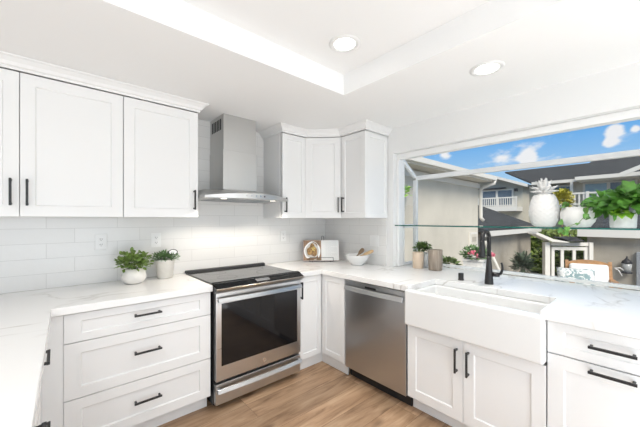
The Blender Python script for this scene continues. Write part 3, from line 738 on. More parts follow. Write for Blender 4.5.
b = MB(); b.box(-1.435, -1.135, -.29, -.01, 1.6035, 1.6155); obj('collar', b, STEELH, t)
for i in range(5):
    x = -1.36 + i * .04; s = (x - HX0) / (HX1 - HX0); y = -.475 - .09 * (1 - (2 * s - 1) ** 2)
    b = MB(); b.disc((x, y + .001, 1.550), (0, -1, 0), .0065, 16, h=.003); obj('button', b, BLACKP if i == 4 else BRASS, can_)
b = MB(); b.box(-1.55, -1.01, -.42, -.08, zbm - .004, zbm - .0005); obj('grease_filter', b, METALG, can_)
for x in (-1.505, -1.055):
    b = MB(); b.disc((x, -.455, zbm - .0005), (0, 0, -1), .023, 24, h=.003); lm = obj('hood_lamp', b, HOODLENS, t)
    l = bpy.data.lights.new('hood_bulb', 'SPOT'); l.energy = 11.0; l.spot_size = R(140); l.spot_blend = .35; l.shadow_soft_size = .02; l.color = (1, .90, .78)
    o = bpy.data.objects.new('hood_bulb', l); place(o, (x, -.455, zbm - .012), lm)

# ================================================================== OUTLETS
def outlet(p, n, label, decora=False):
    t = thing('wall_outlet' if not decora else 'wall_switch', p, label, 'outlet' if not decora else 'switch', None if decora else 'backsplash outlets')
    a = Vector((1, 0, 0)) if abs(n[1]) > .5 else Vector((0, -1, 0))
    p = Vector(p)
    def mk(): 
        b = MB(); b.at(p, a, n); return b
    w = .0575 if decora else .036
    b = mk(); b.box(-w, w, .0005, .006, -.058, .058); obj('plate', b, PLATE, t, bevel=.002)
    if decora:
        for s in (-1, 1):
            b = mk(); b.box(s * .026 - .016, s * .026 + .016, .0061, .009, -.033, .033); obj('rocker', b, PLATE, t, bevel=.0015)
    else:
        for s in (-1, 1):
            b = mk(); b.box(-.017, .017, .0061, .008, s * .020 - .014, s * .020 + .014); so = obj('socket', b, PLATE, t, bevel=.002)
            b = mk()
            for q in (-.006, .006): b.box(q - .0012, q + .0012, .0081, .0085, s * .020 - .003, s * .020 + .007)
            b.box(-.002, .002, .0081, .0085, s * .020 - .010, s * .020 - .006); obj('slots', b, BLACKP, so)
    return t
outlet((-2.249, -.0005, 1.195), (0, -1, 0), 'white wall outlet on the tile above the round pot')
outlet((-1.884, -.0005, 1.193), (0, -1, 0), 'white wall outlet on the tile behind the tapered pot')
outlet((-.635, -.0005, 1.182), (0, -1, 0), 'white wall outlet on the tile right of the range hood')
outlet((-.0085, -.760, 1.140), (-1, 0, 0), 'white double rocker plate on the side tile above the bowl', True)

# ================================================================== PLANTS AND COUNTER OBJECTS
def rnd(a, b): return random.uniform(a, b)
def bushy(mb, c, rx, ry, rz, n, L, w, heart=False, mi=0, droop=.15, updir=.4, shell=.55, face=None):
    c = Vector(c)
    for _ in range(n):
        while True:
            d = Vector((rnd(-1, 1), rnd(-1, 1), rnd(-.35, 1)))
            if .05 < d.length < 1: break
        d.normalize(); k = rnd(shell, 1)
        p = c + Vector((d.x * rx * k, d.y * ry * k, d.z * rz * k))
        dd = (d + Vector((rnd(-.7, .7), rnd(-.7, .7), rnd(-.3, .6) + updir * .4))).normalized()
        nn = Vector((rnd(-.6, .6), rnd(-.6, .6), 1))
        if face: nn = Vector(face) * rnd(.3, 1.2) + nn * .6; dd = (dd + Vector((0, 0, -.35))).normalized()
        s = rnd(.7, 1.2); mb.leaf(p, dd, nn, L * s, w * s, heart=heart, mi=mi, droop=droop)
def stems(c, rx, ry, rz, n, parent, r=.0018):
    b = MB(); c = Vector(c)
    for _ in range(n):
        q = c + Vector((rnd(-rx, rx) * .7, rnd(-ry, ry) * .7, rnd(.3, .8) * rz)); b.tube([c + Vector((rnd(-.02, .02), rnd(-.02, .02), -.01)), (c + q) / 2 + Vector((0, 0, .01)), q], r, 5)
    return obj('stems', b, STEM, parent)
# round glazed pot
px, py = -2.069, -.185
t = thing('potted_plant', (px, py, CZ), 'bushy green plant in a squat round white pot', 'plant')
prof = [(.045, .001), (.060, .008), (.076, .035), (.079, .058), (.070, .088), (.055, .106), (.050, .110), (.046, .108), (.050, .095)]
b = MB(); b.lathe(prof, (px, py, CZ), 40, cap1=False, disp=lambda an, z: 1 + .012 * math.sin(an * 10)); obj('pot', b, POTW, t)
b = MB(); b.disc((px, py, CZ + .094), (0, 0, 1), .050, 24, h=.004); obj('soil', b, SOIL, t)
stems((px, py, CZ + .10), .09, .08, .10, 16, t)
b = MB(); b.keep = True; bushy(b, (px + .002, py, CZ + .150), .112, .095, .085, 520, .030, .021, shell=.25); obj('foliage', b, LEAF1, t)
# tapered pot with oval tag
px, py = -1.845, -.115
t = thing('potted_plant', (px, py, CZ), 'fine green herb in a tapered white pot with an oval tag', 'plant')
b = MB(); b.lathe([(.050, .001), (.054, .004), (.067, .125), (.071, .128), (.072, .148), (.066, .150), (.064, .13)], (px, py, CZ), 36, cap1=False); obj('pot', b, POTM, t)
b = MB(); b.disc((px, py, CZ + .128), (0, 0, 1), .063, 24, h=.004); obj('soil', b, SOIL, t)
b = MB(); b.keep = True; bushy(b, (px, py - .005, CZ + .165), .098, .085, .042, 620, .026, .009, shell=.2); obj('foliage', b, LEAF2, t)
tn = Vector((-.35, -1, .15)).normalized(); tcn = Vector((px + .045, py - .055, CZ + .207))
b = MB(); b.tube([tcn + Vector((0, .004, -.028)), tcn + Vector((0, .004, -.075))], .0016, 6); tg = obj('tag_stake', b, BLACKM, t)
b = MB(); b.disc(tcn, tn, .034, 32, h=.003, ry=.023); obj('plant_tag', b, BLACKP, t)
b = MB(); b.disc(tcn + tn * .0031, tn, .028, 32, h=.0006, ry=.0175); o = obj('tag_face', b, PAPER, t)
b = MB()
ta = Vector((0, 0, 1)).cross(tn).normalized()
for k in range(2):
    c0 = tcn + tn * .0042 + Vector((0, 0, .004 - k * .008)); b.tube([c0 - ta * .014, c0 - ta * .005, c0 + ta * .004, c0 + ta * .013], .0009, 4)
obj('tag_lettering', b, INK, o)

# bowl with wooden utensils
bx, by = -.175, -.668
b = MB(); b.lathe([(.056, .001), (.060, .003), (.062, .012), (.092, .036), (.112, .066), (.124, .098), (.130, .105), (.128, .108), (.118, .098), (.106, .066), (.086, .038), (.055, .020), (.004, .018)], (bx, by, CZ), 48)
tag(obj('mixing_bowl', b, CERAM), 'plain white bowl holding wooden utensils in the counter corner', 'bowl')
def utensil(p0, p1, mt, label, wid):
    p0, p1 = Vector(p0), Vector(p1); d = (p1 - p0).normalized(); L = (p1 - p0).length
    t = thing('wooden_spoon' if wid < .04 else 'wooden_spatula', p0, label, 'utensil')
    side = d.cross(Vector((-.66, -.75, 0))).normalized(); nn = side.cross(d)
    b = MB(); b.M = Matrix.Translation(p0) @ Matrix((d, side, nn)).transposed().to_4x4()
    b.prism([(0, -.007), (L * .55, -.0075), (L * .55, .0075), (0, .007)], -.004, .004); obj('handle', b, mt, t, bevel=.002)
    b = MB(); b.M = Matrix.Translation(p0) @ Matrix((d, side, nn)).transposed().to_4x4()
    b.prism([(L * .55 + .0005, -.008), (L * .68, -wid * .42), (L * .85, -wid / 2), (L * .96, -wid * .42), (L, 0), (L * .96, wid * .42), (L * .85, wid / 2), (L * .68, wid * .42), (L * .55 + .0005, .008)], -.004, .004); obj('blade', b, mt, t, bevel=.002)
utensil((-.212, -.628, CZ + .032), (-.110, -.700, CZ + .168), WOODD, 'dark wooden spatula leaning in the white bowl', .042)
utensil((-.238, -.622, CZ + .048), (-.060, -.790, CZ + .150), WOODL, 'pale wooden spoon leaning over the right rim of the bowl', .034)

# cookbook on its wire stand (turned towards the room)
kc = Vector((-.300, -.255, CZ)); ka = Vector((.80, -.60, 0)).normalized(); kn = Vector((-.60, -.80, 0)); kn.normalize()
tilt = R(14)
up = (Vector((0, 0, 1)) * math.cos(tilt) - kn * math.sin(tilt)).normalized(); on = (kn * math.cos(tilt) + Vector((0, 0, 1)) * math.sin(tilt)).normalized()
BM_ = Matrix.Translation(kc + Vector((0, 0, .012))) @ Matrix((ka, on, up)).transposed().to_4x4()
def kb(): b = MB(); b.M = BM_; return b
t = thing('open_cookbook', kc + Vector((0, 0, .012)), 'open cookbook showing a plated dish, propped on a wire stand', 'book')
bw, bh = .196, .228
b = kb(); b.box(-bw - .004, bw + .004, -.014, -.010, 0, bh + .004); obj('cover', b, COVER, t)
for s in (-1, 1):
    b = kb(); n = 10; pr = []
    for i in range(n + 1): 
        q = i / n; pr.append((s * bw * q, .002 + .012 * math.sin(min(1, q * 2.2) * math.pi * .5) * (1 - .55 * q)))
    b.prism(pr + [(s * bw, -.0095), (0, -.0095)], .003, bh, 'z'); pg = obj('page_block', b, PAPER, t)
    if s < 0:
        # dish photograph printed on the left page
        b = kb(); ys = [.0019 + .012 * math.sin(min(1, q * 2.2) * math.pi * .5) * (1 - .55 * q) + .0006 for q in [i / 10 for i in range(11)]]
        for i in range(10):
            b.poly([(-bw * i / 10, ys[i], .004), (-bw * (i + 1) / 10, ys[i + 1], .004), (-bw * (i + 1) / 10, ys[i + 1], bh - .001), (-bw * i / 10, ys[i], bh - .001)])
        ph = obj('dish_photo', b, FOODT, t)
        def yy(x):
            q = min(1, max(0, -x / bw)); return .002 + .012 * math.sin(min(1, q * 2.2) * math.pi * .5) * (1 - .55 * q)
        def blob(cx_, cz_, rx_, rz_, off, m_, name, wob=.06):
            b = kb(); pts = []
            for i in range(26):
                an = 2 * math.pi * i / 26; k = 1 + wob * math.sin(3 * an + cx_ * 90) + wob * .6 * math.sin(5 * an)
                x = max(-bw + .002, min(-.003, cx_ + rx_ * k * math.cos(an))); zz = max(.005, min(bh - .002, cz_ + rz_ * k * math.sin(an))); pts.append((x, yy(x) + off, zz))
            b.poly(pts); obj(name, b, m_, ph)
        blob(-.100, .108, .092, .104, .0014, PAPER, 'printed_plate', .03)
        blob(-.102, .112, .074, .084, .0019, mat('plate_grey', (.55, .53, .50), .7), 'printed_plate_well', .05)
        blob(-.102, .116, .056, .062, .0024, FOODB, 'printed_food', .18)
        blob(-.085, .132, .020, .026, .0029, mat('printed_garnish', (.50, .36, .12), .7, noise_amt=.5, noise_scale=90), 'printed_garnish', .2)
        blob(-.085, .020, .075, .016, .0029, WOODD, 'printed_fork', .1)
    else:
        b = kb()
        for k in range(15):
            z = bh - .022 - k * .0105
            for i in range(2, 8):
                if k % 6 == 5 and i > 4: continue
                x0, x1 = bw * (i + .2) / 10 * 1.1, bw * (i + 1.0) / 10 * 1.1
                def yq(x): q = x / bw; return .002 + .012 * math.sin(min(1, q * 2.2) * math.pi * .5) * (1 - .55 * q) + .0006
                b.poly([(x0, yq(x0), z), (x1, yq(x1), z), (x1, yq(x1), z + .0022), (x0, yq(x0), z + .0022)])
        obj('recipe_lines', b, INK, t)
t = thing('cookbook_stand', kc, 'thin black wire stand holding up the open cookbook', 'stand')
b = kb(); r_ = .0022
b.tube([(.020 + x, -.0165, z) for x, z in ((-.012, -.008), (-.012, .05), (-.012, .262), (-.0115, .272), (-.006, .280), (.006, .280), (.0115, .272), (.012, .262), (.012, .05), (.012, -.008))], r_, 8); obj('back_wire', b, BLACKM, t)
b = kb()
b.tube([(-.13, -.0165, -.007), (-.13, .020, -.007), (-.13, .022, .030), (-.128, .022, .033), (.128, .022, .033), (.13, .022, .030), (.13, .020, -.007), (.13, -.0165, -.007), (-.13, -.0165, -.007)], r_, 8); obj('ledge_wire', b, BLACKM, t)
b = MB(); c0 = kc - kn * .02
for s in (-1, 1):
    b = MB(); b.tube([kc + ka * (.10 * s) - kn * .018 + Vector((0, 0, .008)), kc + ka * (.10 * s) - kn * .018 + Vector((0, 0, .0025)), kc + ka * (.10 * s) + kn * .022 + Vector((0, 0, .0025))], r_, 8); obj('foot_wire', b, BLACKM, t)
b = MB(); b.tube([kc + ka * .02 - kn * .060 + Vector((0, 0, .15)), kc + ka * .02 - kn * .105 + Vector((0, 0, .0025))], r_, 8); obj('prop_wire', b, BLACKM, t)

# pots at the window
px, py = .118, -1.185
t = thing('pot', (px, py, CZ), 'empty cylindrical beige pot in the window corner, nearest the wall', 'pot')
b = MB(); b.lathe([(.048, .001), (.050, .004), (.052, .15), (.050, .153), (.046, .151), (.045, .10), (.004, .10)], (px, py, CZ), 36); obj('vessel', b, TAN, t)
px, py = .250, -1.190
t = thing('potted_plant', (px, py, CZ), 'small succulent in a white pot between beige and grey pots', 'plant')
b = MB(); b.lathe([(.048, .001), (.050, .004), (.055, .135), (.051, .136), (.049, .12), (.003, .12)], (px, py, CZ), 36); obj('vessel', b, CERAM, t)
b = MB(); b.keep = True; bushy(b, (px - .02, py + .022, CZ + .180), .070, .075, .052, 230, .042, .02, shell=.2); obj('foliage', b, LEAF3, t)
px, py = .135, -1.352
t = thing('pot', (px, py, CZ), 'cylindrical grey ribbed wooden pot, rightmost in the window corner', 'pot')
b = MB(); b.lathe([(.058, .001), (.061, .004), (.063, .185), (.061, .188), (.056, .186), (.055, .13), (.004, .13)], (px, py, CZ), 36); obj('vessel', b, RIBW, t)

# shelf objects
SZ = 1.3085
px, py = .175, -2.165
t = thing('ceramic_pineapple', (px, py, SZ), 'white ceramic pineapple on the glass shelf', 'ornament')
b = MB()
prof = [(.045, .001)] + [(.086 * math.sin(math.pi * (.16 + .70 * s)) ** .55, .001 + .235 * s) for s in [i / 30 for i in range(1, 30)]] + [(.035, .238)]
def dia(an, z):
    a = math.sin(an * 7 + z * 95) ; c_ = math.sin(an * 7 - z * 95); return 1 + .10 * (abs(a * c_) ** .6 if a * c_ != 0 else 0)
b.lathe(prof, (px, py, SZ), 84, disp=dia); obj('body', b, PLASTER, t)
b = MB(); b.keep = True
for ring, (n, L, lean, z) in enumerate(((9, .070, 1.05, .232), (9, .085, .72, .236), (7, .10, .40, .24), (4, .11, .12, .245))):
    for i in range(n):
        an = 2 * math.pi * (i + ring * .5) / n; d = Vector((math.cos(an) * math.sin(lean), math.sin(an) * math.sin(lean), math.cos(lean)))
        b.leaf(Vector((px, py, SZ + z)) + Vector((math.cos(an), math.sin(an), 0)) * .02, d, Vector((-math.cos(an), -math.sin(an), 1.2)), L, .040, fold=.25, droop=-.10 if ring > 1 else .18)
obj('crown', b, PLASTER, t, solid=.004)
b = MB(); b.lathe([(.038, .236), (.032, .25), (.020, .275), (.004, .29)], (px, py, SZ), 20); obj('crown_core', b, PLASTER, t)
# wide white planter with trailing vine
px, py = .185, -2.354
t = thing('ceramic_planter', (px, py, SZ), 'low round white planter with a trailing vine, beside the pineapple', 'planter')
b = MB(); b.lathe([(.050, .001), (.064, .004), (.088, .04), (.097, .075), (.094, .105), (.082, .134), (.077, .135), (.074, .12), (.003, .118)], (px, py, SZ), 60, disp=lambda an, z: 1 + .022 * abs(math.sin(an * 6)) ** .5); obj('vessel', b, PLASTER, t)
b = MB(); b.disc((px, py, SZ + .119), (0, 0, 1), .0725, 24, h=.003); obj('soil', b, SOIL, t)
vine_paths = [[(px, py - .04, SZ + .125), (px - .06, py - .06, SZ + .150), (px - .105, py - .06, SZ + .09), (px - .125, py - .02, SZ + .03), (px - .165, py + .03, SZ + .004), (px - .175, py + .05, SZ - .025)],
              [(px, py - .02, SZ + .125), (px - .03, py + .05, SZ + .17), (px - .05, py + .08, SZ + .14)],
              [(px, py - .04, SZ + .125), (px - .05, py - .05, SZ + .17), (px - .09, py - .05, SZ + .13), (px - .1, py - .055, SZ + .06)]]
b = MB(); lv = MB(); lv.keep = True
for vp in vine_paths:
    b.tube(vp, .0018, 6)
    for p, q in zip(vp[1:], vp[2:] + [vp[-1]]):
        p = Vector(p)
        for _ in range(1): lv.leaf(p, (rnd(-.8, .1), rnd(-.6, .6), rnd(-1, .2)), (-.8, rnd(-.4, .4), .4), rnd(.036, .05), rnd(.03, .042), heart=True)
for (p, dd) in (((-.012, -2.300, SZ - .004), (-.2, .5, -1)), ((-.010, -2.290, SZ + .018), (-.1, -.35, 1))):
    lv.leaf(p, dd, (-1, -.5, .2), .04, .03, heart=True)
obj('vine_stem', b, STEM, t); obj('vine_leaves', lv, LEAFB, t)
# square pot with big leafy plant
px, py = .165, -2.572
t = thing('potted_plant', (px, py, SZ), 'large heart-leaved plant in a white planter at the shelf right end', 'plant')
b = MB(); b.at((px, py, SZ), (1, 0, 0), (0, 1, 0))
b.lathe([(.058, .001), (.060, .003), (.065, .108), (.062, .110), (.058, .108), (.057, .095), (.003, .095)], (0, 0, 0), 40); obj('planter', b, POTC, t, bevel=0)
b = MB(); b.disc((px, py, SZ + .0955), (0, 0, 1), .056, 20, h=.003); obj('soil', b, SOIL, t)
stems((px, py, SZ + .11), .13, .17, .16, 22, t, .0022)
b = MB(); b.keep = True
bushy(b, (px, py - .03, SZ + .160), .155, .205, .088, 330, .062, .054, heart=True, droop=.25, shell=.25, face=(-1, -.2, .3)); obj('foliage', b, LEAFB, t)
b = MB(); b.keep = True
for _ in range(16): b.leaf((px - .06 + rnd(-.02, .01), py + rnd(-.035, .05), SZ + rnd(.085, .125)), (-.6, rnd(-.6, .6), rnd(-.5, .2)), (-.4, rnd(-.3, .3), .9), rnd(.05, .07), rnd(.04, .05), heart=True)
obj('lime_leaves', b, LEAFL, t)

# ================================================================== OUTSIDE
PZ = -.25; LZ = -1.6
b = MB(); b.box(.14, 6.1, -9, 1.2, PZ - .2, PZ); tag(struct('patio', b, CONC), 'grey concrete patio below the window', 'patio')
b = MB(); b.box(-60, 90, -70, 90, LZ - .3, LZ); tag(struct('ground', b, CONC), 'pale grey paved ground beyond the patio', 'ground')
# left wing of the building
t = thing('stucco_wing', (3.0, 1.2, PZ), 'pale stucco building wing left of the window with white eave', 'building')
b = MB(); b.box(.2, 5.95, .5, 3.5, PZ + .002, 2.42); obj('wall', b, STUCCO, t)
b = MB(); b.prism([(.20, 2.40), (3.6, 2.95), (3.6, 3.02), (.20, 2.47)], .15, 6.11, 'x'); rf = obj('roof', b, SHING, t)
b = MB(); b.box(.15, 6.12, .16, .198, 2.35, 2.49); obj('fascia', b, TRIMO, t)
b = MB(); b.box(.15, 6.10, .20, .498, 2.35, 2.365); obj('soffit', b, SOFF, t)
b = MB(); b.box(.15, 6.0, .46, .499, 2.20, 2.32); obj('frieze_board', b, TRIMO, t)
b = MB(); b.box(5.97, 6.12, .20, 2.0, 2.37, 2.40); obj('end_soffit', b, SOFF, t)
b = MB(); b.tube([(6.02, .12, 2.37), (6.02, .12, 2.31), (5.99, .36, 2.23), (5.985, .44, 2.16), (5.985, .44, 1.42), (6.05, .40, 1.34)], .045, 12); obj('downspout', b, TRIMO, t)
b = MB(); b.box(.15, 6.08, .08, .158, 2.38, 2.475); obj('gutter', b, TRIMO, t)
# low garage behind it
def roof_slab(b, pts, th=.10):
    A = [b.v(p) for p in pts]; B = [b.v((p[0], p[1], p[2] - th)) for p in pts]; n = len(pts)
    b.f(A); b.f(B[::-1])
    for i in range(n): b.f([A[i], A[(i + 1) % n], B[(i + 1) % n], B[i]])
t = thing('garage', (9.5, 2.5, LZ), 'low beige garage with a grey shingle roof seen past the downspout', 'building')
b = MB(); b.box(7.2, 12.9, 1.0, 5.5, LZ + .002, .93); obj('wall', b, STUCCOG, t)
b = MB(); roof_slab(b, [(6.9, .72, 1.07), (13.2, .72, 1.07), (13.2, 3.2, 2.08), (6.9, 3.2, 2.08)]); roof_slab(b, [(6.9, 3.2, 2.08), (13.2, 3.2, 2.08), (13.2, 5.7, 1.07), (6.9, 5.7, 1.07)]); obj('roof', b, SHING, t)
b = MB(); b.box(6.9, 13.22, .68, .715, .86, 1.02); obj('fascia', b, TRIMO, t)
# gate with its arbor posts
t = thing('garden_gate', (11.5, -.35, LZ), 'white slatted garden gate between square posts under a small gable', 'gate')
ga = Vector((.62, -.80, 0)).normalized(); gn = Vector((-.80, -.62, 0)); g0 = Vector((11.05, .03, LZ))
def gb(): b = MB(); b.at(g0, ga, gn); return b
for q in (-.12, 1.28):
    b = gb(); b.box(q, q + (.16 if q < 0 else .12), -.1, .1, .002, 2.15); obj('post', b, TRIMO, t)
b = gb(); b.box(.10, 1.28, -.05, .05, 2.02, 2.14); obj('lintel', b, TRIMO, t)
b = gb()
for q in (.12, .42, .80, 1.17): b.box(q, q + .10, -.025, .025, .1, 1.98)
b.box(.12, 1.27, -.03, .03, .15, .28); b.box(.12, 1.27, -.03, .03, 1.86, 1.98); obj('gate_leaf', b, TRIMO, t)
b = MB(); b.at(g0 + Vector((0, 0, 2.152)), ga, gn); b.prism([(-.52, .29), (-.48, .37), (.05, .12), (.55, .02), (.50, 0), (.02, .02)], -.3, .3, 'y'); obj('gable_trim', b, TRIMO, t)
b = MB(); b.at(g0 + Vector((0, 0, 2.152)), ga, gn); b.prism([(.30, .16), (.75, .20), (1.05, .05), (.60, .03)], -.3, .3, 'y'); obj('gable_roof', b, SHING, t)
# right garage wall with its roof, light, meter box
t = thing('garage', (14.5, -6, LZ), 'long low grey stucco garage with wall lantern beyond the patio', 'building')
b = MB(); b.box(12.0, 17.5, -14, -.95, LZ + .002, .82); obj('wall', b, STUCCOG, t)
b = MB(); roof_slab(b, [(11.72, -14.2, 1.05), (11.72, -.75, 1.05), (15.0, -.75, 2.30), (15.0, -14.2, 2.30)]); roof_slab(b, [(15.0, -14.2, 2.30), (15.0, -.75, 2.30), (18, -.75, 1.05), (18, -14.2, 1.05)]); obj('roof', b, SHING, t)
b = MB(); b.box(11.68, 11.716, -14.2, -.72, .76, 1.03); obj('fascia', b, TRIMO, t)
b = MB(); b.box(11.72, 12.0, -14, -.95, .76, .78); obj('soffit', b, TRIMO, t)
ly, lz = -1.97, -.25
t = thing('wall_lantern', (11.9, ly, lz), 'black wall lantern on the grey stucco garage', 'lantern')
b = MB(); b.box(11.965, 11.995, ly - .06, ly + .06, lz + .02, lz + .22); obj('back_plate', b, LANT, t)
b = MB(); b.lathe([(.16, .16), (.12, .24), (.05, .30), (.02, .36), (.025, .38), (.004, .40)], (11.82, ly, lz), 6); obj('cap', b, LANT, t)
b = MB(); b.lathe([(.11, -.13), (.145, .155)], (11.82, ly, lz), 6); obj('glass', b, LANTG, t)
b = MB(); b.lathe([(.15, -.18), (.15, -.135), (.11, -.131)], (11.82, ly, lz), 6); obj('bottom', b, LANT, t)
b = MB(); b.box(11.86, 11.99, -3.3, -2.18, LZ + .3, .30); tag(obj('meter_box', b, METALG, bevel=.02), 'tall grey metal box on the stucco wall at the right edge', 'box')

# patio chair with cushion and pillow
t = thing('patio_chair', (4.2, -2.02, PZ), 'wood-framed patio chair with white cushions', 'chair')
cp_ = Vector((4.05, -1.98, PZ)); ca_ = Vector((.26, -.966, 0)).normalized(); cn_ = Vector((-.966, -.26, 0))
def pb(): b = MB(); b.at(cp_, ca_, cn_); return b
for q in (-.30, .26):
    for r0 in (-.28, .24):
        b = pb(); b.box(q, q + .045, r0, r0 + .045, .002, .60 if r0 > 0 else .40); obj('leg', b, RED, t)
    b = pb(); b.box(q - .01, q + .055, -.30, .30, .601, .63); obj('armrest', b, RED, t)
    b = pb(); b.prism([(-.28, .402), (-.235, .402), (-.335, .90), (-.375, .90)], q, q + .045, 'x'); obj('back_post', b, RED, t)
b = pb(); n = 10
pr = [(-.30 + .605 * i / n, .845 + .075 * (1 - (2 * i / n - 1) ** 2) ** .8) for i in range(n + 1)]
b.M = b.M @ Matrix.Translation((0, -.345, 0)); b.prism(pr + [(.305, .80), (-.30, .80)], -.022, .022, 'y'); obj('back_rail', b, RED, t)
b = pb(); b.box(-.255, .255, -.26, .26, .34, .40); obj('seat_frame', b, RED, t)
b = pb(); b.box(-.25, .25, -.24, .28, .402, .52); obj('seat_cushion', b, CUSH, t, bevel=.04, seg=3)
b = pb(); b.M = b.M @ Matrix.Translation((0, -.21, .50)) @ Matrix.Rotation(R(11), 4, 'X'); b.box(-.25, .25, -.07, .05, .0, .36); obj('back_cushion', b, CUSH, t, bevel=.035, seg=3)
b = pb(); b.M = b.M @ Matrix.Translation((.33, -.32, .75)); b.tube([(0, 0, .06), (.05, .01, .03), (.09, .02, -.06)], .006, 6); b.tube([(0, 0, .06), (.07, .01, .07), (.11, .0, .03)], .006, 6); obj('cushion_tie', b, CUSH, t)
b = pb(); b.M = b.M @ Matrix.Translation((-.20, .12, .43)) @ Matrix.Rotation(R(24), 4, 'X')
n = 12
for side in (-1, 1):
    g = [[None] * (n + 1) for _ in range(n + 1)]
    for i in range(n + 1):
        for j in range(n + 1):
            u_, v_ = 2 * i / n - 1, 2 * j / n - 1; h = .085 * ((1 - u_ ** 4) * (1 - v_ ** 4)) ** .6
            g[i][j] = b.v((u_ * .25 * (1 - .06 * (1 - v_ * v_)), side * h, .205 + v_ * .20 * (1 - .06 * (1 - u_ * u_))))
    for i in range(n):
        for j in range(n):
            f = b.f([g[i][j], g[i + 1][j], g[i + 1][j + 1], g[i][j + 1]]); f.smooth = True
tag(obj('throw_pillow', b, PRINT), 'white throw pillow with grey-green leaf print on the patio chair', 'pillow')

# pink flowers in a tall white planter, sign board behind
fxx, fyy = 3.6, -.34
t = thing('flower_planter', (fxx, fyy, PZ), 'tall pale planter of pink flowers against the stucco wing', 'planter')
b = MB(); b.at((fxx, fyy, PZ), rz=R(10)); b.box(-.17, .17, -.17, .17, .002, .815); b.box(-.19, .19, -.19, .19, .816, .86); obj('planter', b, POTC, t, bevel=.008)
b = MB(); b.keep = True; bushy(b, (fxx, fyy, PZ + .93), .25, .24, .15, 420, .075, .04, shell=.3); obj('foliage', b, LEAF2, t)
b = MB(); b.keep = True
for (dx, dz) in ((-.05, -.03), (.17, .0), (-.14, .06)):
    c0 = Vector((fxx - .14 + dx * .3, fyy - .16 - .0, PZ + .95 + dz)) + Vector((.66, -.72, 0)) * dx
    for _ in range(20): b.leaf(c0 + Vector((rnd(-.04, .04), rnd(-.04, .04), rnd(-.03, .03))), (rnd(-1, .4), rnd(-1, .4), rnd(-.4, .8)), (-.6, -.7, .4), .045, .04)
obj('blossoms', b, PETAL, t)
b = MB(); b.box(5.38, 5.80, .455, .498, .62, 1.04); fr = tag(obj('wall_plaque', b, TRIMO), 'white framed plaque on the stucco wall behind the pink flowers', 'plaque')
b = MB(); b.box(5.43, 5.75, .449, .4545, .67, .99); obj('plaque_face', b, STUCCO, fr)
b = MB()
for i in range(4): b.box(5.47 + i * .065, 5.51 + i * .065, .446, .4485, .80, .92)
obj('plaque_relief', b, STUCCOG, fr)
# white leaning rail behind the faucet
b = MB(); b.tube([(3.94, -.41, .93), (4.39, -.75, PZ + .04)], .03, 8)
tag(obj('handrail', b, TRIMO), 'white sloping handrail behind the faucet', 'rail')
# small green plant low by the wing, spiky shrub by the garage
def shrub(name, label, c, rx, rz, z0, n, L, w_, mt, updir=.4):
    t = thing(name, (c[0], c[1], z0), label, 'shrub')
    b = MB(); b.tube([(c[0], c[1], z0 + .002), (c[0], c[1], c[2])], [max(.02, rx * .12), .015], 8); obj('trunk', b, WOODD, t)
    b = MB(); b.keep = True; bushy(b, c, rx, rx, rz, n, L, w_, updir=updir, shell=.35); obj('foliage', b, mt, t)
shrub('leafy_shrub', 'small green shrub behind the grey ribbed pot outside', (1.92, -.62, .70), .10, .08, PZ, 70, .09, .05, LEAF3)
shrub('spiky_shrub', 'dark spiky shrub against the garage, right of the faucet', (9.25, .35, -.18), .24, .36, LZ, 420, .20, .06, AGAVE, 1.0)
t = thing('climbing_vine', (2.30, .42, PZ), 'yellow-green climbing vine on the stucco seen through the narrow side pane', 'vine')
b = MB(); b.tube([(2.30, .44, PZ + .002), (2.26, .44, .8), (2.33, .43, 1.4), (2.27, .42, 1.9)], .008, 6); obj('stem', b, STEM, t)
b = MB(); b.keep = True; bushy(b, (2.27, .36, 1.85), .13, .06, .12, 46, .09, .06); obj('leaves', b, LEAFL, t)
# hedge far behind the gate
t = thing('hedge', (18.2, .9, LZ), 'sunlit green hedge seen through the white gate', 'hedge')
b = MB(); b.box(17.6, 18.9, -.4, 2.2, LZ + .002, .2); obj('core', b, mat('hedge_core', (.06, .08, .03), .9, noise_amt=.4, noise_scale=6), t)
b = MB(); b.keep = True
for _ in range(1500):
    f_ = random.random()
    if f_ < .6: p = (17.6 + rnd(-.18, .05), rnd(-.4, 2.2), rnd(LZ + .1, .45))
    else: p = (rnd(17.5, 18.9), rnd(-.4, 2.2), .2 + rnd(-.1, .5))
    b.leaf(p, (rnd(-1, .2), rnd(-1, 1), rnd(-.3, 1)), (-.6, rnd(-.5, .5), .7), .26, .16)
obj('foliage', b, HEDGE, t)
# upper-storey gabled house
hx = 19.0
t = thing('house', (20, 5.0, LZ), 'beige gabled upper-storey house with window and white balcony rail', 'house')
yc, zc = 4.59, 4.30
b = MB(); b.prism([(6.94, LZ + .002), (6.94, 3.28), (yc, zc - .07), (2.89, 3.52), (2.89, LZ + .002)], hx, hx + 1.4, 'x'); obj('wall', b, SIDING, t)
b = MB(); SL = ((yc, zc, 2.48, 3.47), (yc, zc, 7.27, 3.22))
for (ya, za, yb, zb_) in SL:
    roof_slab(b, [(hx - .6, ya, za), (hx - .6, yb, zb_), (hx + 1.4, yb, zb_), (hx + 1.4, ya, za)], .08)
obj('roof', b, SHING, t)
b = MB()
for (ya, za, yb, zb_) in SL:
    A = [b.v((hx - .65, ya, za)), b.v((hx - .65, yb, zb_)), b.v((hx - .65, yb, zb_ - .17)), b.v((hx - .65, ya, za - .17))]; C2 = [b.v((hx - .601, v.co.y, v.co.z)) for v in A]
    b.f(A); b.f(C2[::-1])
    for i in range(4): b.f([A[i], A[(i + 1) % 4], C2[(i + 1) % 4], C2[i]])
obj('rake_board', b, TRIMO, t)
b = MB(); b.box(hx - .06, hx - .002, 3.36, 5.26, 2.17, 3.32); wf = obj('window_frame', b, TRIMO, t)
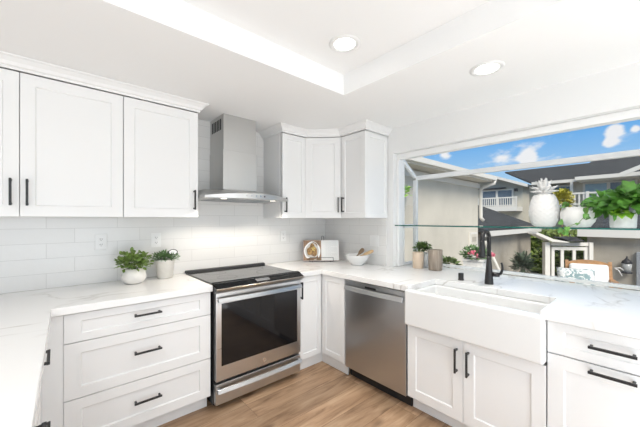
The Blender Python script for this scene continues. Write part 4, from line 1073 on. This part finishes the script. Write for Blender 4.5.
for (a0, a1) in ((3.46, 4.24), (4.37, 5.16)):
    b = MB(); b.box(hx - .075, hx - .061, a0, a1, 2.25, 3.225); obj('pane', b, WINDARK, wf)
b = MB(); b.box(hx - .35, hx - .002, 3.78, 5.32, 3.34, 3.41); obj('awning', b, LANT, t)
b = MB(); b.box(hx - .2, hx - .002, 3.15, 3.28, 3.135, 3.30); obj('wall_light', b, LANT, t)
b = MB(); b.box(hx - 1.1, hx - .003, 2.89, 6.13, 1.895, 2.155); bo = obj('balcony_deck', b, TRIMO, t)
b = MB(); b.box(hx - 1.1, hx - 1.03, 2.89, 6.13, 2.67, 2.74); b.box(hx - 1.1, hx - 1.03, 2.89, 6.13, 2.22, 2.27)
y = 2.89
while y < 6.13: b.box(hx - 1.08, hx - 1.045, y, y + .035, 2.156, 2.67); y += .12
for y in (2.89, 3.9, 4.95, 6.05): b.box(hx - 1.11, hx - 1.01, y, y + .08, 2.156, 2.77)
obj('railing', b, TRIMO, bo)
# long house on the right with big grey roof
hx2 = 21.0
t = thing('house', (26, -4.0, LZ), 'long grey-roofed upper-storey house behind the leafy plant', 'house')
b = MB(); b.box(hx2 + 1.2, hx2 + 10, -14, 3.4, LZ + .002, 3.80); obj('wall', b, SIDING, t)
b = MB(); roof_slab(b, [(hx2 + .4, -.0, 3.85), (hx2 + .4, 3.0, 3.85), (hx2 + 6, 6.3, 5.55), (hx2 + 6, -.0, 5.55)]); roof_slab(b, [(hx2 - .6, -14, 3.85), (hx2 - .6, .6, 3.85), (hx2 + 5.6, .6, 5.62), (hx2 + 5.6, -14, 5.62)]); roof_slab(b, [(hx2 + 5.6, -14, 5.62), (hx2 + 5.6, .6, 5.62), (hx2 + 11, .6, 3.9), (hx2 + 11, -14, 3.9)]); obj('roof', b, SHING, t)
b = MB(); b.box(hx2 - .65, hx2 - .605, -14, .62, 3.68, 3.88); b.box(hx2 + .35, hx2 + .395, 0.63, 3.0, 3.68, 3.87); b.box(hx2 - .6, hx2 + 1.2, -14, .6, 3.66, 3.69); obj('fascia', b, TRIMO, t)
b = MB(); b.box(hx2 + 1.12, hx2 + 1.198, -1.85, .50, 2.2, 3.64); wf = obj('window_frame', b, TRIMO, t)
for (a0, a1, mt) in ((-.58, .38, WINBLUE), (-1.75, -.74, WINDARK)):
    b = MB(); b.box(hx2 + 1.10, hx2 + 1.119, a0, a1, 2.3, 3.56); obj('pane', b, mt, wf)
b = MB(); b.box(hx2 + 1.12, hx2 + 1.198, .95, 2.2, 2.0, 3.6); wf = obj('door_frame', b, TRIMO, t)
b = MB(); b.box(hx2 + 1.10, hx2 + 1.119, 1.08, 2.07, 2.16, 3.48); obj('pane', b, WINDARK, wf)
b = MB(); b.box(hx2 + .0, hx2 + .14, .80, .94, LZ + .002, 3.65); obj('porch_post', b, TRIMO, t)
b = MB(); b.box(hx2 - .6, hx2 + 1.09, -3.2, 1.6, 1.93, 2.15); bo = obj('balcony_deck', b, TRIMO, t)
b = MB(); b.box(hx2 - .6, hx2 - .5, -3.2, 1.6, 2.86, 2.96); b.box(hx2 - .6, hx2 - .5, -3.2, 1.6, 2.24, 2.32)
y = -3.2
while y < 1.6: b.box(hx2 - .58, hx2 - .53, y, y + .07, 2.151, 2.86); y += .2
for y in (-3.2, -1.6, 0, 1.5): b.box(hx2 - .63, hx2 - .47, y, y + .14, 2.151, 3.0)
obj('railing', b, TRIMO, bo)
b = MB(); b.prism([(-4.6, 5.05), (-4.6, 5.27), (-1.3, 3.82), (-1.3, 3.60)], hx2 - 1.4, hx2 - 1.3, 'x'); obj('rake_board', b, TRIMO, t)
b = MB(); b.box(hx2 - 1.29, hx2 - .7, -8.5, -3.5, LZ + .002, 3.55); obj('gable_wall', b, SIDING, t)
shrub('yellow_shrub', 'yellow-green tall shrub between the pineapple and the balcony', (16.7, .58, 2.35), .42, .55, LZ, 800, .15, .09, LEAFY)
